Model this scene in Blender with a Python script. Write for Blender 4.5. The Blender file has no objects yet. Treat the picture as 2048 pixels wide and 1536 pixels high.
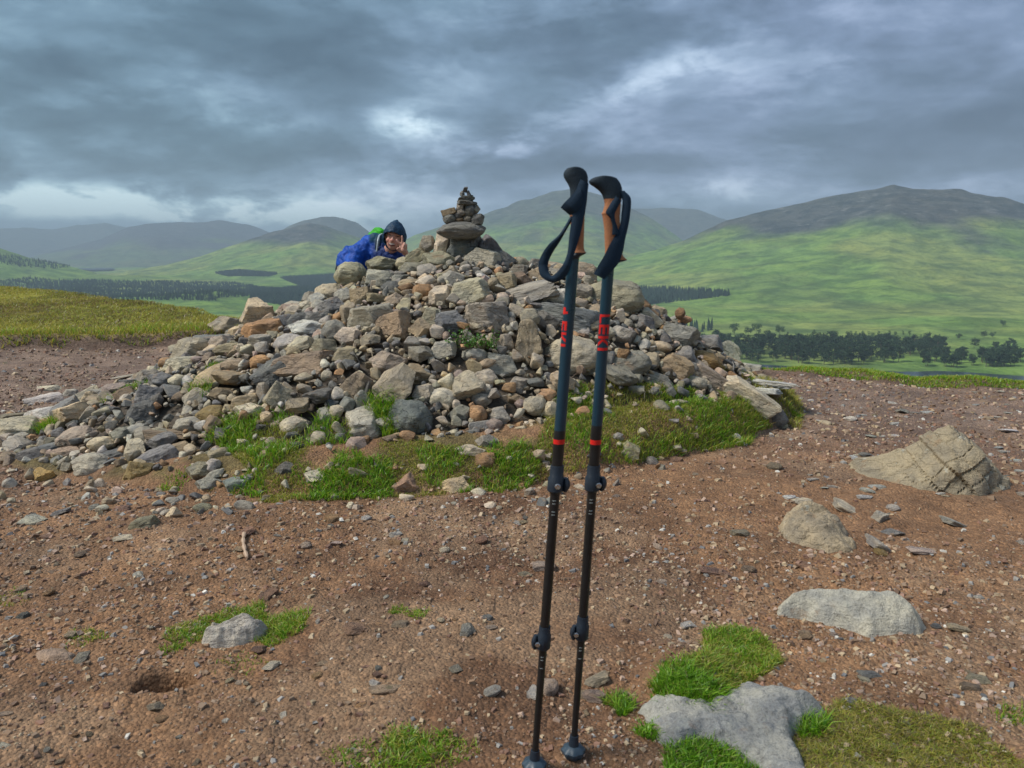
import bpy, bmesh, math, random
import numpy as np
from mathutils import Vector, Matrix, Euler

rng = np.random.default_rng(7)
random.seed(7)
scene = bpy.context.scene
COL = scene.collection

# ------------------------------------------------------------------ camera, world, sun, exposure
F = 1538.0                      # focal length in pixels of the 2048 x 1536 photograph
PITCH = math.radians(9.9)
CAMZ = 1.15
cam_d = bpy.data.cameras.new('camera')
cam_d.sensor_width = 36.0
cam_d.lens = F / 2048.0 * 36.0
cam_d.clip_start = 0.05
cam_d.clip_end = 90000.0
cam_d.dof.use_dof = True
cam_d.dof.focus_distance = 4.6
cam_d.dof.aperture_fstop = 8.0
cam = bpy.data.objects.new('camera', cam_d)
cam.location = (0, 0, CAMZ)
cam.rotation_euler = (math.pi / 2 - PITCH, 0, 0)
COL.objects.link(cam)
scene.camera = cam

SUN_EL, SUN_AZ = math.radians(50), math.radians(-100)   # sun azimuth measured from +Y towards +X
sun_d = bpy.data.lights.new('sun', 'SUN')
sun_d.energy = 1.5
sun_d.angle = math.radians(18)
sun_d.color = (1.0, 0.95, 0.88)
sun = bpy.data.objects.new('sun', sun_d)
sdir = Vector((math.sin(SUN_AZ) * math.cos(SUN_EL), math.cos(SUN_AZ) * math.cos(SUN_EL), math.sin(SUN_EL)))
sun.rotation_euler = sdir.to_track_quat('Z', 'Y').to_euler()
COL.objects.link(sun)

scene.view_settings.view_transform = 'Standard'
scene.view_settings.look = 'None'
scene.view_settings.exposure = 1.36
scene.view_settings.gamma = 1.0
scene.view_settings.use_curve_mapping = False
scene.render.engine = 'CYCLES'
scene.cycles.use_denoising = True
scene.cycles.max_bounces = 5
scene.cycles.diffuse_bounces = 2
scene.cycles.glossy_bounces = 2
scene.cycles.volume_bounces = 0
scene.cycles.caustics_reflective = False
scene.cycles.caustics_refractive = False


class NT:
    """small helper for node trees"""
    def __init__(self, tree):
        self.t = tree
        tree.nodes.clear()

    def n(self, kind, **kw):
        nd = self.t.nodes.new(kind)
        for k, v in kw.items():
            if k.startswith('i_'):
                key = k[2:]
                key = int(key) if key.isdigit() else key.replace('_', ' ')
                self.set(nd.inputs[key], v)
            else:
                setattr(nd, k, v)
        return nd

    def set(self, sock, v):
        if isinstance(v, bpy.types.NodeSocket):
            self.t.links.new(v, sock)
        else:
            sock.default_value = v

    def math(self, op, a, b=0.0, c=None, clamp=False):
        nd = self.t.nodes.new('ShaderNodeMath')
        nd.operation = op
        nd.use_clamp = clamp
        self.set(nd.inputs[0], a)
        self.set(nd.inputs[1], b)
        if c is not None:
            self.set(nd.inputs[2], c)
        return nd.outputs[0]

    def vmul(self, v, s):
        nd = self.t.nodes.new('ShaderNodeVectorMath')
        nd.operation = 'MULTIPLY'
        self.set(nd.inputs[0], v)
        self.set(nd.inputs[1], s)
        return nd.outputs[0]

    def vadd(self, v, s):
        nd = self.t.nodes.new('ShaderNodeVectorMath')
        nd.operation = 'ADD'
        self.set(nd.inputs[0], v)
        self.set(nd.inputs[1], s)
        return nd.outputs[0]

    def noise(self, v, scale, detail=4, rough=0.55, dist=0.0, dims='3D'):
        nd = self.t.nodes.new('ShaderNodeTexNoise')
        nd.noise_dimensions = dims
        self.set(nd.inputs['Vector'], v)
        self.set(nd.inputs['Scale'], scale)
        nd.inputs['Detail'].default_value = detail
        nd.inputs['Roughness'].default_value = rough
        nd.inputs['Distortion'].default_value = dist
        return nd.outputs['Fac']

    def ramp(self, f, stops, interp='LINEAR'):
        nd = self.t.nodes.new('ShaderNodeValToRGB')
        cr = nd.color_ramp
        cr.interpolation = interp
        while len(cr.elements) < len(stops):
            cr.elements.new(0.5)
        for e, (p, c) in zip(cr.elements, stops):
            e.position = p
            e.color = (c, c, c, 1) if isinstance(c, (int, float)) else (*c, 1)
        self.set(nd.inputs[0], f)
        return nd.outputs[0]

    def mix(self, f, a, b, blend='MIX'):
        nd = self.t.nodes.new('ShaderNodeMix')
        nd.data_type = 'RGBA'
        nd.blend_type = blend
        nd.clamp_factor = True
        self.set(nd.inputs[0], f)
        self.set(nd.inputs[6], a if isinstance(a, bpy.types.NodeSocket) else (*a, 1))
        self.set(nd.inputs[7], b if isinstance(b, bpy.types.NodeSocket) else (*b, 1))
        return nd.outputs[2]

    def maprange(self, f, a, b, c=0.0, d=1.0, smooth=True):
        nd = self.t.nodes.new('ShaderNodeMapRange')
        nd.interpolation_type = 'SMOOTHSTEP' if smooth else 'LINEAR'
        self.set(nd.inputs[0], f)
        for i, v in enumerate((a, b, c, d)):
            nd.inputs[i + 1].default_value = v
        return nd.outputs[0]


def elev(y, px=1024.0):
    """elevation angle of a photograph pixel"""
    a1 = (768.0 - np.asarray(y, float)) / F
    a0 = (np.clip(np.asarray(px, float), -1200, 3200) - 1024.0) / F
    c, s = math.cos(PITCH), math.sin(PITCH)
    return np.arctan2(c * a1 - s, np.sqrt(a0 ** 2 + (c + s * a1) ** 2))


def direction(px, py):
    a = np.array([(px - 1024) / F, (768 - py) / F, 1.0])
    c, s = math.cos(PITCH), math.sin(PITCH)
    d = np.array([a[0], c * a[2] + s * a[1], -s * a[2] + c * a[1]])
    return d / np.linalg.norm(d)


world = bpy.data.worlds.new('World')
scene.world = world
world.use_nodes = True
w = NT(world.node_tree)
sky = w.n('ShaderNodeTexSky', sky_type='NISHITA', sun_disc=False, sun_elevation=SUN_EL,
          sun_rotation=-SUN_AZ, air_density=1.2, dust_density=2.0)
tc = w.n('ShaderNodeTexCoord').outputs['Generated']
sep = w.n('ShaderNodeSeparateXYZ', i_0=tc)
zc_ = w.math('MAXIMUM', sep.outputs[2], 0.0)
den = w.math('ADD', zc_, 0.16)
cx_ = w.math('DIVIDE', sep.outputs[0], den)
cy_ = w.math('DIVIDE', sep.outputs[1], den)
cvec = w.n('ShaderNodeCombineXYZ', i_0=cx_, i_1=cy_, i_2=0.35).outputs[0]
n_big = w.noise(w.vadd(cvec, (3.1, 1.7, 0.0)), 0.55, 3, 0.5, 0.25)
n_mid = w.noise(w.vadd(w.vmul(cvec, (0.85, 1.0, 1)), (7.3, 4.2, 2.0)), 1.3, 6, 0.50, 0.2)
strv = w.vmul(tc, (2.6, 2.6, 7.5))
n_str = w.noise(w.vadd(strv, (1.3, 5.2, 0.7)), 2.1, 8, 0.56, 0.25)
n_puf = w.noise(w.vadd(w.vmul(tc, (3, 3, 6.5)), (8.3, 1.2, 3.7)), 4.2, 8, 0.60, 0.2)
base = w.math('ADD', w.math('MULTIPLY', n_big, 0.22), w.math('ADD', w.math('MULTIPLY', n_mid, 0.30), w.math('MULTIPLY', n_str, 0.48)))
base = w.math('ADD', w.math('MULTIPLY', w.math('SUBTRACT', base, 0.5), 1.25), 0.5)


def gap(px, py, sx, sy, amp, rot=0.0):
    """a thinner place in the cloud, at a direction of the sky"""
    d = direction(px, py)
    az0, el0 = math.atan2(d[0], d[1]), math.asin(d[2])
    az = w.math('ARCTAN2', sep.outputs[0], sep.outputs[1])
    el = w.math('ARCSINE', sep.outputs[2])
    da = w.math('SUBTRACT', az, az0)
    de = w.math('SUBTRACT', el, el0)
    c, s = math.cos(rot), math.sin(rot)
    u = w.math('DIVIDE', w.math('ADD', w.math('MULTIPLY', da, c), w.math('MULTIPLY', de, s)), sx / F)
    v = w.math('DIVIDE', w.math('SUBTRACT', w.math('MULTIPLY', de, c), w.math('MULTIPLY', da, s)), sy / F)
    q = w.math('ADD', w.math('MULTIPLY', u, u), w.math('MULTIPLY', v, v))
    return w.math('MULTIPLY', w.math('POWER', 2.718, w.math('MULTIPLY', q, -1.0)), amp)


GAPS = [(812, 252, 75, 30, 0.25, 0.0), (1200, 200, 230, 38, 0.11, 0.38), (1400, 120, 190, 50, 0.05, 0.45), (1540, 150, 120, 70, 0.05, 0.2),
        (230, 408, 360, 30, 0.50, -0.05), (480, 245, 110, 25, 0.12, 0.0), (560, 430, 260, 40, 0.10, 0.0), (760, 375, 220, 55, 0.12, 0.1),
        (1440, 380, 150, 28, 0.15, 0.0), (1960, 378, 180, 30, 0.12, 0.0), (1040, 300, 170, 18, 0.07, 0.0), (300, 195, 220, 22, 0.07, 0.1),
        (1800, 90, 300, 60, 0.05, 0.2), (930, 20, 500, 40, 0.03, 0.0)]
DARKS = [(240, 300, 280, 42, 0.09, 0.0), (1130, 70, 320, 60, 0.08, 0.2), (1000, 265, 130, 24, 0.07, 0.0), (1150, 330, 300, 26, 0.07, 0.0),
         (1750, 300, 320, 40, 0.07, 0.0), (550, 120, 400, 60, 0.06, 0.1), (60, 150, 200, 90, 0.05, 0.0), (650, 290, 120, 25, 0.06, 0.0)]
gs = 0.0
for g in GAPS:
    gs = w.math('ADD', gs, gap(*g))
ds = 0.0
for g in DARKS:
    ds = w.math('ADD', ds, gap(*g))
gs = w.math('MULTIPLY', gs, w.maprange(n_puf, 0.38, 0.62, 0.45, 1.3))
ds = w.math('MULTIPLY', ds, w.maprange(n_puf, 0.36, 0.62, 1.25, 0.55))
tot = w.math('SUBTRACT', w.math('ADD', base, gs), ds)
tot = w.math('ADD', tot, w.math('MULTIPLY', w.math('SUBTRACT', n_puf, 0.5), 0.10))
cloud = w.ramp(tot, [(0.34, (0.030, 0.050, 0.074)), (0.45, (0.048, 0.076, 0.107)), (0.54, (0.080, 0.120, 0.166)),
                     (0.63, (0.145, 0.200, 0.256)), (0.73, (0.26, 0.33, 0.382)), (0.86, (0.42, 0.48, 0.515))])
lav = w.mix(1.0, cloud, (1.06, 0.98, 1.10), 'MULTIPLY')
tea = w.mix(1.0, cloud, (0.92, 1.02, 1.00), 'MULTIPLY')
cloud = w.mix(w.maprange(w.math('ADD', sep.outputs[0], w.math('MULTIPLY', w.math('SUBTRACT', n_big, 0.5), 1.2)), -0.35, 0.4), tea, lav)
skyc = w.vmul(sky.outputs[0], (0.06, 0.06, 0.06))
mixed = w.mix(0.93, skyc, cloud)
bg = w.n('ShaderNodeBackground', i_Color=mixed, i_Strength=1.0)
w.t.links.new(bg.outputs[0], w.n('ShaderNodeOutputWorld').inputs[0])


# ------------------------------------------------------------------ numeric helpers
def sstep(a, b, x):
    t = np.clip((np.asarray(x, float) - a) / (b - a), 0, 1)
    return t * t * (3 - 2 * t)


def _h(ix, iy, iz, s):
    n = (ix * 374761393 + iy * 668265263 + iz * 2147483647 * 7 + s * 974634777) & 0xFFFFFFFF
    n = ((n ^ (n >> 13)) * 1274126177) & 0xFFFFFFFF
    n = ((n ^ (n >> 16)) * 2246822519) & 0xFFFFFFFF
    return ((n ^ (n >> 15)) & 0xFFFFFF) / float(0xFFFFFF)


def vnoise(x, y, z=None, s=0):
    x = np.asarray(x, float); y = np.asarray(y, float)
    fx, fy = np.floor(x), np.floor(y)
    ix, iy = fx.astype(np.int64), fy.astype(np.int64)
    u, v = x - fx, y - fy
    u = u * u * u * (u * (u * 6 - 15) + 10); v = v * v * v * (v * (v * 6 - 15) + 10)
    if z is None:
        a, b = _h(ix, iy, 0, s), _h(ix + 1, iy, 0, s)
        c, d = _h(ix, iy + 1, 0, s), _h(ix + 1, iy + 1, 0, s)
        e = a + (b - a) * u
        return (e + (c + (d - c) * u - e) * v) * 2 - 1
    z = np.asarray(z, float)
    fz = np.floor(z); iz = fz.astype(np.int64); t = z - fz
    t = t * t * t * (t * (t * 6 - 15) + 10)
    r = 0
    for dx in (0, 1):
        for dy in (0, 1):
            for dz in (0, 1):
                r = r + (u if dx else 1 - u) * (v if dy else 1 - v) * (t if dz else 1 - t) * _h(ix + dx, iy + dy, iz + dz, s)
    return r * 2 - 1


def fbm(x, y, z=None, o=4, s=0, g=0.5):
    r, a, f = 0, 1.0, 1.0
    for k in range(o):
        r = r + a * vnoise(np.asarray(x) * f + 17.3 * k, np.asarray(y) * f - 9.1 * k, None if z is None else np.asarray(z) * f + 3.7 * k, s + k)
        a *= g; f *= 2.03
    return r


def proj(P):
    P = np.atleast_2d(np.asarray(P, float))
    c, s = math.cos(PITCH), math.sin(PITCH)
    zz = P[:, 2] - CAMZ
    depth = P[:, 1] * c - zz * s
    up = P[:, 1] * s + zz * c
    return 1024 + F * P[:, 0] / depth, 768 - F * up / depth, depth


def inpoly(x, y, poly):
    x = np.asarray(x); y = np.asarray(y)
    r = np.zeros(x.shape, bool)
    n = len(poly)
    for i in range(n):
        x1, y1 = poly[i]; x2, y2 = poly[(i + 1) % n]
        if y1 == y2:
            continue
        c = ((y1 > y) != (y2 > y)) & (x < (x2 - x1) * (y - y1) / (y2 - y1) + x1)
        r ^= c
    return r


def polydist(x, y, poly):
    """signed distance, positive inside"""
    d = np.full(np.shape(x), 1e9)
    n = len(poly)
    for i in range(n):
        ax, ay = poly[i]; bx, by = poly[(i + 1) % n]
        ex, ey = bx - ax, by - ay
        t = np.clip(((x - ax) * ex + (y - ay) * ey) / (ex * ex + ey * ey + 1e-12), 0, 1)
        d = np.minimum(d, np.hypot(x - ax - t * ex, y - ay - t * ey))
    return np.where(inpoly(x, y, poly), d, -d)


# ------------------------------------------------------------------ terrain heights
CX, CY = -0.34, 5.6            # the middle of the cairn
_tab = [(-180, 2.7, 2.9, .05, 1.4), (-160, 2.9, 3.1, .05, 1.05), (-135, 2.5, 2.8, .08, 1.1), (-120, 2.0, 2.4, .12, 1.3),
        (-90, 1.5, 2.0, .2, 1.5), (-45, 1.5, 1.85, .25, 1.6), (-15, 2.0, 2.3, .22, 1.8), (0, 2.1, 2.4, .2, 1.9),
        (45, 2.0, 2.2, .15, 1.7), (90, 2.0, 2.3, .1, 1.6), (135, 2.2, 2.4, .1, 1.6), (180, 2.7, 2.9, .05, 1.4)]
_ta = np.array(_tab, float)
CAIRN_TOP = 1.10


def cairn_polar(x, y):
    dx, dy = x - CX, y - CY
    th = np.degrees(np.arctan2(dy, dx))
    out = []
    for k in range(1, 5):
        a = 0
        for o in (-14, -7, 0, 7, 14):
            a = a + np.interp((th + o + 180) % 360 - 180, _ta[:, 0], _ta[:, k])
        out.append(a / 5)
    r = np.hypot(dx, dy)
    wob = 1 + 0.05 * vnoise(th / 22.0, np.zeros_like(th) + 3.3, s=5)
    return (r, out[0] * wob, out[1] * wob, out[2], out[3])


# rows of the photograph where the bare soil ends and where the turf behind it falls away
DE_X = [-3000, -600, 0, 215, 430, 600, 1024, 1300, 1517, 1717, 1873, 2048, 2600, 5000]
_row_g = [703, 703, 703, 697, 690, 690, 690, 715, 743, 757, 773, 780, 800, 800]
_row_e = [580, 580, 580, 600, 638, 660, 672, 700, 739, 747, 758, 771, 788, 788]
DG_Y = [float(CAMZ / math.tan(-float(elev(v, u)))) for u, v in zip(DE_X, _row_g)]
DE_Y = [float((CAMZ - (0.10 if u < 700 else 0.045)) / math.tan(-float(elev(v, u)))) for u, v in zip(DE_X, _row_e)]


def az_px(x, y):
    yy = np.where(y > 0.05, y, 0.05)
    p = 1024 + F * (x / yy) / math.cos(PITCH)
    p = np.where(y > 0.05, p, np.where(x < 0, -3000, 5000))
    return np.clip(p, -3000, 5000)


HOLE = (-0.937, 1.906)
HUMPS = []                      # (x, y, rx, ry, height): turf clumps raised above the soil


def plateau(x, y):
    r = np.hypot(x, y)
    z = 0.018 * fbm(x * .9, y * .9, o=3, s=11) + 0.010 * fbm(x * 5, y * 5, o=3, s=12) + 0.0045 * fbm(x * 24, y * 24, o=3, s=13) * (r < 16)
    p = az_px(x, y)
    dg = np.interp(p, DE_X, DG_Y) + 0.18 * vnoise(p / 90.0, r * 0 + .5, s=3) + 0.05 * fbm(x * 1.7, y * 1.7, o=3, s=4)
    left = sstep(700, 430, p)
    z = z + (0.045 + 0.10 * left) * sstep(0, 0.16, r - dg)
    z = z + left * (0.05 * fbm(x * .5, y * .5, o=2, s=21)) * sstep(0.2, 3, r - dg)
    # soil under and around the cairn
    rr, R, S, zs, e = cairn_polar(x, y)
    z = z + zs * (1 - np.clip((rr - R) / (S - R), 0, 1) ** 2.2)
    # burrow
    hx, hy = x - HOLE[0], y - HOLE[1]
    q = (hx * .96 + hy * .28) / .080, (-hx * .28 + hy * .96) / .042
    rim = np.hypot(*q)
    z = z - 0.34 * sstep(1.05, 0.72, rim) + 0.014 * np.exp(-((rim - 1.7) / .6) ** 2)
    for (ax, ay, rx, ry, hh) in HUMPS:
        qq = np.hypot((x - ax) / rx, (y - ay) / ry)
        z = z + hh * sstep(1.15, 0.25, qq)
    return z


def line(pts, px):
    a = np.array(pts, float)
    return np.interp(px, a[:, 0], a[:, 1])


FLOOR = -150.0
# skyline of each hill in the photograph, its distance, where its foot lies, hollow of its front slope
RIDGES = [
    dict(pts=[(1040, 640), (1150, 545), (1250, 515), (1310, 500), (1370, 478), (1450, 441), (1540, 417), (1650, 393), (1740, 377), (1777, 368),
              (1812, 376), (1900, 384), (1990, 400), (2048, 412), (2250, 450), (2600, 520), (3000, 640)], D=3900, r0=1000, e=2.2, back=2500, k='green'),
    dict(pts=[(640, 600), (760, 505), (830, 470), (900, 448), (960, 431), (1035, 407), (1105, 383), (1150, 377), (1200, 390), (1250, 412),
              (1300, 436), (1350, 470), (1420, 520), (1500, 600)], D=6500, r0=2600, e=1.9, back=3000, k='moor'),
    dict(pts=[(1080, 560), (1180, 425), (1265, 409), (1330, 409), (1395, 413), (1455, 438), (1520, 470), (1640, 560)], D=9000, r0=6500, e=1.2, back=3000, k='dark'),
    dict(pts=[(150, 600), (250, 541), (330, 530), (400, 512), (480, 486), (550, 463), (620, 446), (650, 450), (700, 468), (770, 497), (850, 528), (940, 580)],
         D=5200, r0=3000, e=1.5, back=2500, k='green'),
    dict(pts=[(470, 560), (560, 470), (610, 443), (645, 434), (690, 434), (715, 448), (745, 466), (800, 490), (900, 560)], D=7600, r0=5500, e=1.3, back=2500, k='dark'),
    dict(pts=[(-100, 600), (40, 520), (110, 500), (200, 478), (260, 452), (300, 445), (400, 443), (450, 441), (520, 456), (580, 478), (700, 560)],
         D=10500, r0=6800, e=1.15, back=3000, k='rock'),
    dict(pts=[(-900, 430), (-300, 446), (0, 456), (60, 455), (110, 458), (160, 448), (215, 444), (270, 456), (340, 475), (450, 540)], D=14000, r0=11000, e=1.0, back=2500, k='dark'),
    dict(pts=[(-1400, 400), (-700, 420), (-200, 462), (0, 496), (60, 516), (140, 533), (185, 546), (240, 590)], D=4300, r0=2700, e=1.4, back=2500, k='green'),
    dict(pts=[(120, 612), (210, 597), (320, 592), (430, 583), (480, 590), (520, 603), (600, 640)], D=2350, r0=1500, e=1.5, back=600, k='green'),
    dict(pts=[(-200, 562), (0, 560), (110, 551), (300, 549), (450, 553), (520, 566), (580, 590)], D=4000, r0=2300, e=1.1, back=1200, k='green'),
    dict(pts=[(2600, 640), (2900, 470), (3300, 420), (4000, 400), (5000, 420)], D=5000, r0=1500, e=1.8, back=3000, k='moor'),
]


def terrain(x, y):
    """height and heather fraction"""
    x = np.asarray(x, float); y = np.asarray(y, float)
    shp = x.shape
    x = x.ravel(); y = y.ravel()
    r = np.hypot(x, y) + 1e-6
    z = np.zeros_like(r); hea = np.zeros_like(r)
    nearm = r < 60
    if nearm.any():
        xn, yn, rn = x[nearm], y[nearm], r[nearm]
        p = az_px(xn, yn)
        de = np.interp(p, DE_X, DE_Y) + 0.15 * vnoise(p / 60.0, p * 0, s=31)
        over = np.clip(rn - de, 0, None)
        z[nearm] = plateau(xn, yn) - 0.30 * (np.sqrt(over ** 2 + 0.36) - 0.6)
    fm_ = ~nearm
    if fm_.any():
        z[fm_], hea[fm_] = terrain_far(x[fm_], y[fm_], r[fm_])
    return z.reshape(shp), hea.reshape(shp)


def terrain_far(x, y, r):
    p = az_px(x, y)
    de = np.interp(p, DE_X, DE_Y) + 0.15 * vnoise(p / 60.0, p * 0, s=31)
    fall = -0.30 * (np.sqrt(np.clip(r - de, 0, None) ** 2 + 0.36) - 0.6)
    floor = np.full_like(r, FLOOR)
    m = r > 600
    xm, ym, rm, pm = x[m], y[m], r[m], p[m]
    bump_ = (fbm(xm / 310., ym / 310., o=4, s=41) * 9 + fbm(xm / 70., ym / 70., o=3, s=42) * 2.2) * sstep(1000, 1500, rm)
    q_ = ym + 0.24 * xm + 14 * vnoise(xm / 80., ym * 0, s=43)
    floor[m] = FLOOR + 4 * sstep(1086, 1190, q_) - 5 * sstep(1100, 1050, q_) + bump_
    z = np.maximum(fall, floor)
    hea = np.zeros_like(z)
    nn = np.zeros_like(r); n90 = np.zeros_like(r)
    nn[m] = 70 * fbm(xm / 420., ym / 420., o=4, s=95)
    n90[m] = 3.0 * fbm(xm / 90., ym / 90., o=4, s=90)
    for i, R in enumerate(RIDGES):
        D, r0 = R['D'], R['r0']
        lo = FLOOR - 30
        zc = CAMZ + D * np.tan(elev(line(R['pts'], p), p))
        k = np.nonzero((r > r0) & (r < D + R['back']) & (zc > lo + 5))[0]
        if not len(k):
            continue
        rk, zk, xk, yk = r[k], zc[k], x[k], y[k]
        t = np.clip((rk - r0) / (D - r0), 0, 1)
        tb = np.clip((rk - D) / R['back'], 0, 1)
        prof = np.where(rk <= D, t ** R['e'], (1 - tb) ** 1.3)
        rel = fbm(xk / 520., yk / 520., o=5, s=60 + i) * 0.085 - np.abs(fbm(xk / 900., yk / 900., o=4, s=80 + i)) * 0.05
        hz = lo + (zk - lo) * prof
        hz = hz + rel * np.clip(zk - lo, 0, 900) * np.sqrt(prof) * np.where(rk <= D, (1 - t ** 6), 1)
        hz = hz + n90[k] * sstep(0.05, .3, prof)
        q = nn[k]
        if R['k'] == 'green':
            hh = sstep(45, 150, hz + q) * 0.95
        elif R['k'] == 'moor':
            hh = sstep(60, 300, hz + q * 1.5) * 0.85
        elif R['k'] == 'rock':
            hh = 0.55 + 0.45 * sstep(-60, 150, hz + q * 2)
        else:
            hh = 0.9 + 0 * hz
        up = hz > z[k]
        z[k] = np.where(up, hz, z[k])
        hea[k] = np.where(up, hh, hea[k])
    return z, hea


def tz(x, y):
    return terrain(np.asarray(x, float), np.asarray(y, float))[0]


def core(x, y):
    """surface of the heaped stones, or of the soil where there are none"""
    rr, R, S, zs, e = cairn_polar(x, y)
    h = zs + (CAIRN_TOP - zs) * (1 - np.clip(rr / R, 0, 1) ** e)
    g = plateau(x, y)
    return np.where(rr < R, np.maximum(h, g), g)


_RS_NEAR = np.geomspace(0.7, 30, 1500)


def hit(px, py, surf=core):
    """where the line of sight of a photograph pixel meets the near ground or the cairn"""
    d = direction(px, py)
    t = _RS_NEAR
    P = d[None, :] * t[:, None]
    P[:, 2] += CAMZ
    gap_ = P[:, 2] - surf(P[:, 0], P[:, 1])
    k = np.nonzero(gap_ < 0)[0]
    if len(k) and t[k[0]] < 12:
        k = k[0]
        return P[k], t[k]
    m = (t > 4) & (t < 6.6)
    k = np.argmin(np.where(m, gap_, 9))
    return P[k], t[k]


def ground_hit(px, py):
    return hit(px, py, plateau)


def far_hit(px, py, lo=300, hi=15000):
    d = direction(px, py)
    t = np.geomspace(lo, hi, 900)
    P = d[None, :] * t[:, None]
    P[:, 2] += CAMZ
    k = np.nonzero(P[:, 2] < tz(P[:, 0], P[:, 1]))[0]
    return P[k[0]] if len(k) else None


# ------------------------------------------------------------------ mesh helpers
def mesh_np(name, V, faces, cols=None, mats=(), smooth=True, midx=None):
    me = bpy.data.meshes.new(name)
    V = np.ascontiguousarray(V, dtype=np.float32)
    faces = np.asarray(faces, dtype=np.int32)
    k = faces.shape[1]
    me.vertices.add(len(V)); me.vertices.foreach_set('co', V.ravel())
    me.loops.add(faces.size); me.loops.foreach_set('vertex_index', faces.ravel())
    me.polygons.add(len(faces))
    me.polygons.foreach_set('loop_start', np.arange(0, faces.size, k, dtype=np.int32))
    me.polygons.foreach_set('use_smooth', np.full(len(faces), smooth))
    if midx is not None:
        me.polygons.foreach_set('material_index', np.asarray(midx, dtype=np.int32))
    for m in mats:
        me.materials.append(m)
    if cols is not None:
        at = me.color_attributes.new('Col', 'FLOAT_COLOR', 'POINT')
        c4 = np.ones((len(V), 4), np.float32); c4[:, :3] = cols
        at.data.foreach_set('color', c4.ravel())
    me.update(calc_edges=True)
    return me


def obj(name, me, parent=None, loc=(0, 0, 0)):
    o = bpy.data.objects.new(name, me)
    COL.objects.link(o)
    o.location = loc
    if parent is not None:
        o.parent = parent
    return o


def tag(o, label=None, cat=None, group=None, kind=None):
    if label: o['label'] = label
    if cat: o['category'] = cat
    if group: o['group'] = group
    if kind: o['kind'] = kind
    return o


class MB:
    """collects quads and triangles of one mesh"""
    def __init__(self):
        self.v = []; self.f = []

    def grid(self, P, cu=False, cv=False):
        """P: (n, m, 3) points"""
        n, m = P.shape[:2]
        o = len(self.v)
        self.v.extend(P.reshape(-1, 3).tolist())
        for i in range(n if cu else n - 1):
            for j in range(m if cv else m - 1):
                a, b = i, (i + 1) % n
                c, d = j, (j + 1) % m
                self.f.append((o + a * m + c, o + a * m + d, o + b * m + d, o + b * m + c))
        return o

    def fan(self, ring, tip, flip=False):
        o = len(self.v)
        self.v.extend([list(p) for p in ring]); self.v.append(list(tip))
        n = len(ring)
        for i in range(n):
            t = (o + i, o + (i + 1) % n, o + n)
            self.f.append(t[::-1] if flip else t)

    def loft(self, rings):
        P = np.array(rings)
        self.grid(P, cv=True)
        self.fan(P[0], P[0].mean(0), True)
        self.fan(P[-1], P[-1].mean(0))

    def mesh(self, name, mat, smooth=True, sharp=40):
        me = bpy.data.meshes.new(name)
        me.from_pydata(self.v, [], self.f)
        me.materials.append(mat)
        bm = bmesh.new(); bm.from_mesh(me)
        bmesh.ops.remove_doubles(bm, verts=bm.verts, dist=1e-6)
        bmesh.ops.recalc_face_normals(bm, faces=bm.faces)
        bm.to_mesh(me); bm.free()
        me.polygons.foreach_set('use_smooth', np.full(len(me.polygons), smooth))
        if smooth and sharp:
            me.set_sharp_from_angle(angle=math.radians(sharp))
        return me

    def build(self, name, mat, parent=None, smooth=True, sharp=40):
        return obj(name, self.mesh(name, mat, smooth, sharp), parent)


def catmull(pts, n=8):
    p = np.array(pts, float)
    p = np.vstack([2 * p[0] - p[1], p, 2 * p[-1] - p[-2]])
    out = []
    for i in range(1, len(p) - 2):
        for t in np.linspace(0, 1, n, endpoint=False):
            out.append(0.5 * ((2 * p[i]) + (-p[i - 1] + p[i + 1]) * t + (2 * p[i - 1] - 5 * p[i] + 4 * p[i + 1] - p[i + 2]) * t ** 2
                              + (-p[i - 1] + 3 * p[i] - 3 * p[i + 1] + p[i + 2]) * t ** 3))
    out.append(p[-2])
    return np.array(out)


# ------------------------------------------------------------------ materials
def material(name):
    m = bpy.data.materials.new(name)
    m.use_nodes = True
    return m, NT(m.node_tree)


def finish(t, color, rough=0.8, normal=None, spec=0.4, **kw):
    b = t.n('ShaderNodeBsdfPrincipled')
    t.set(b.inputs['Base Color'], color if isinstance(color, bpy.types.NodeSocket) else (*color, 1))
    t.set(b.inputs['Roughness'], rough)
    b.inputs['Specular IOR Level'].default_value = spec
    if normal is not None:
        t.set(b.inputs['Normal'], normal)
    for k, v in kw.items():
        t.set(b.inputs[k.replace('_', ' ')], v)
    t.t.links.new(b.outputs[0], t.n('ShaderNodeOutputMaterial').inputs[0])
    return b


def bump(t, h, strength=0.5, dist=0.01, normal=None):
    b = t.n('ShaderNodeBump', i_Height=h, i_Strength=strength, i_Distance=dist)
    if normal is not None:
        t.set(b.inputs['Normal'], normal)
    return b.outputs[0]


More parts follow.
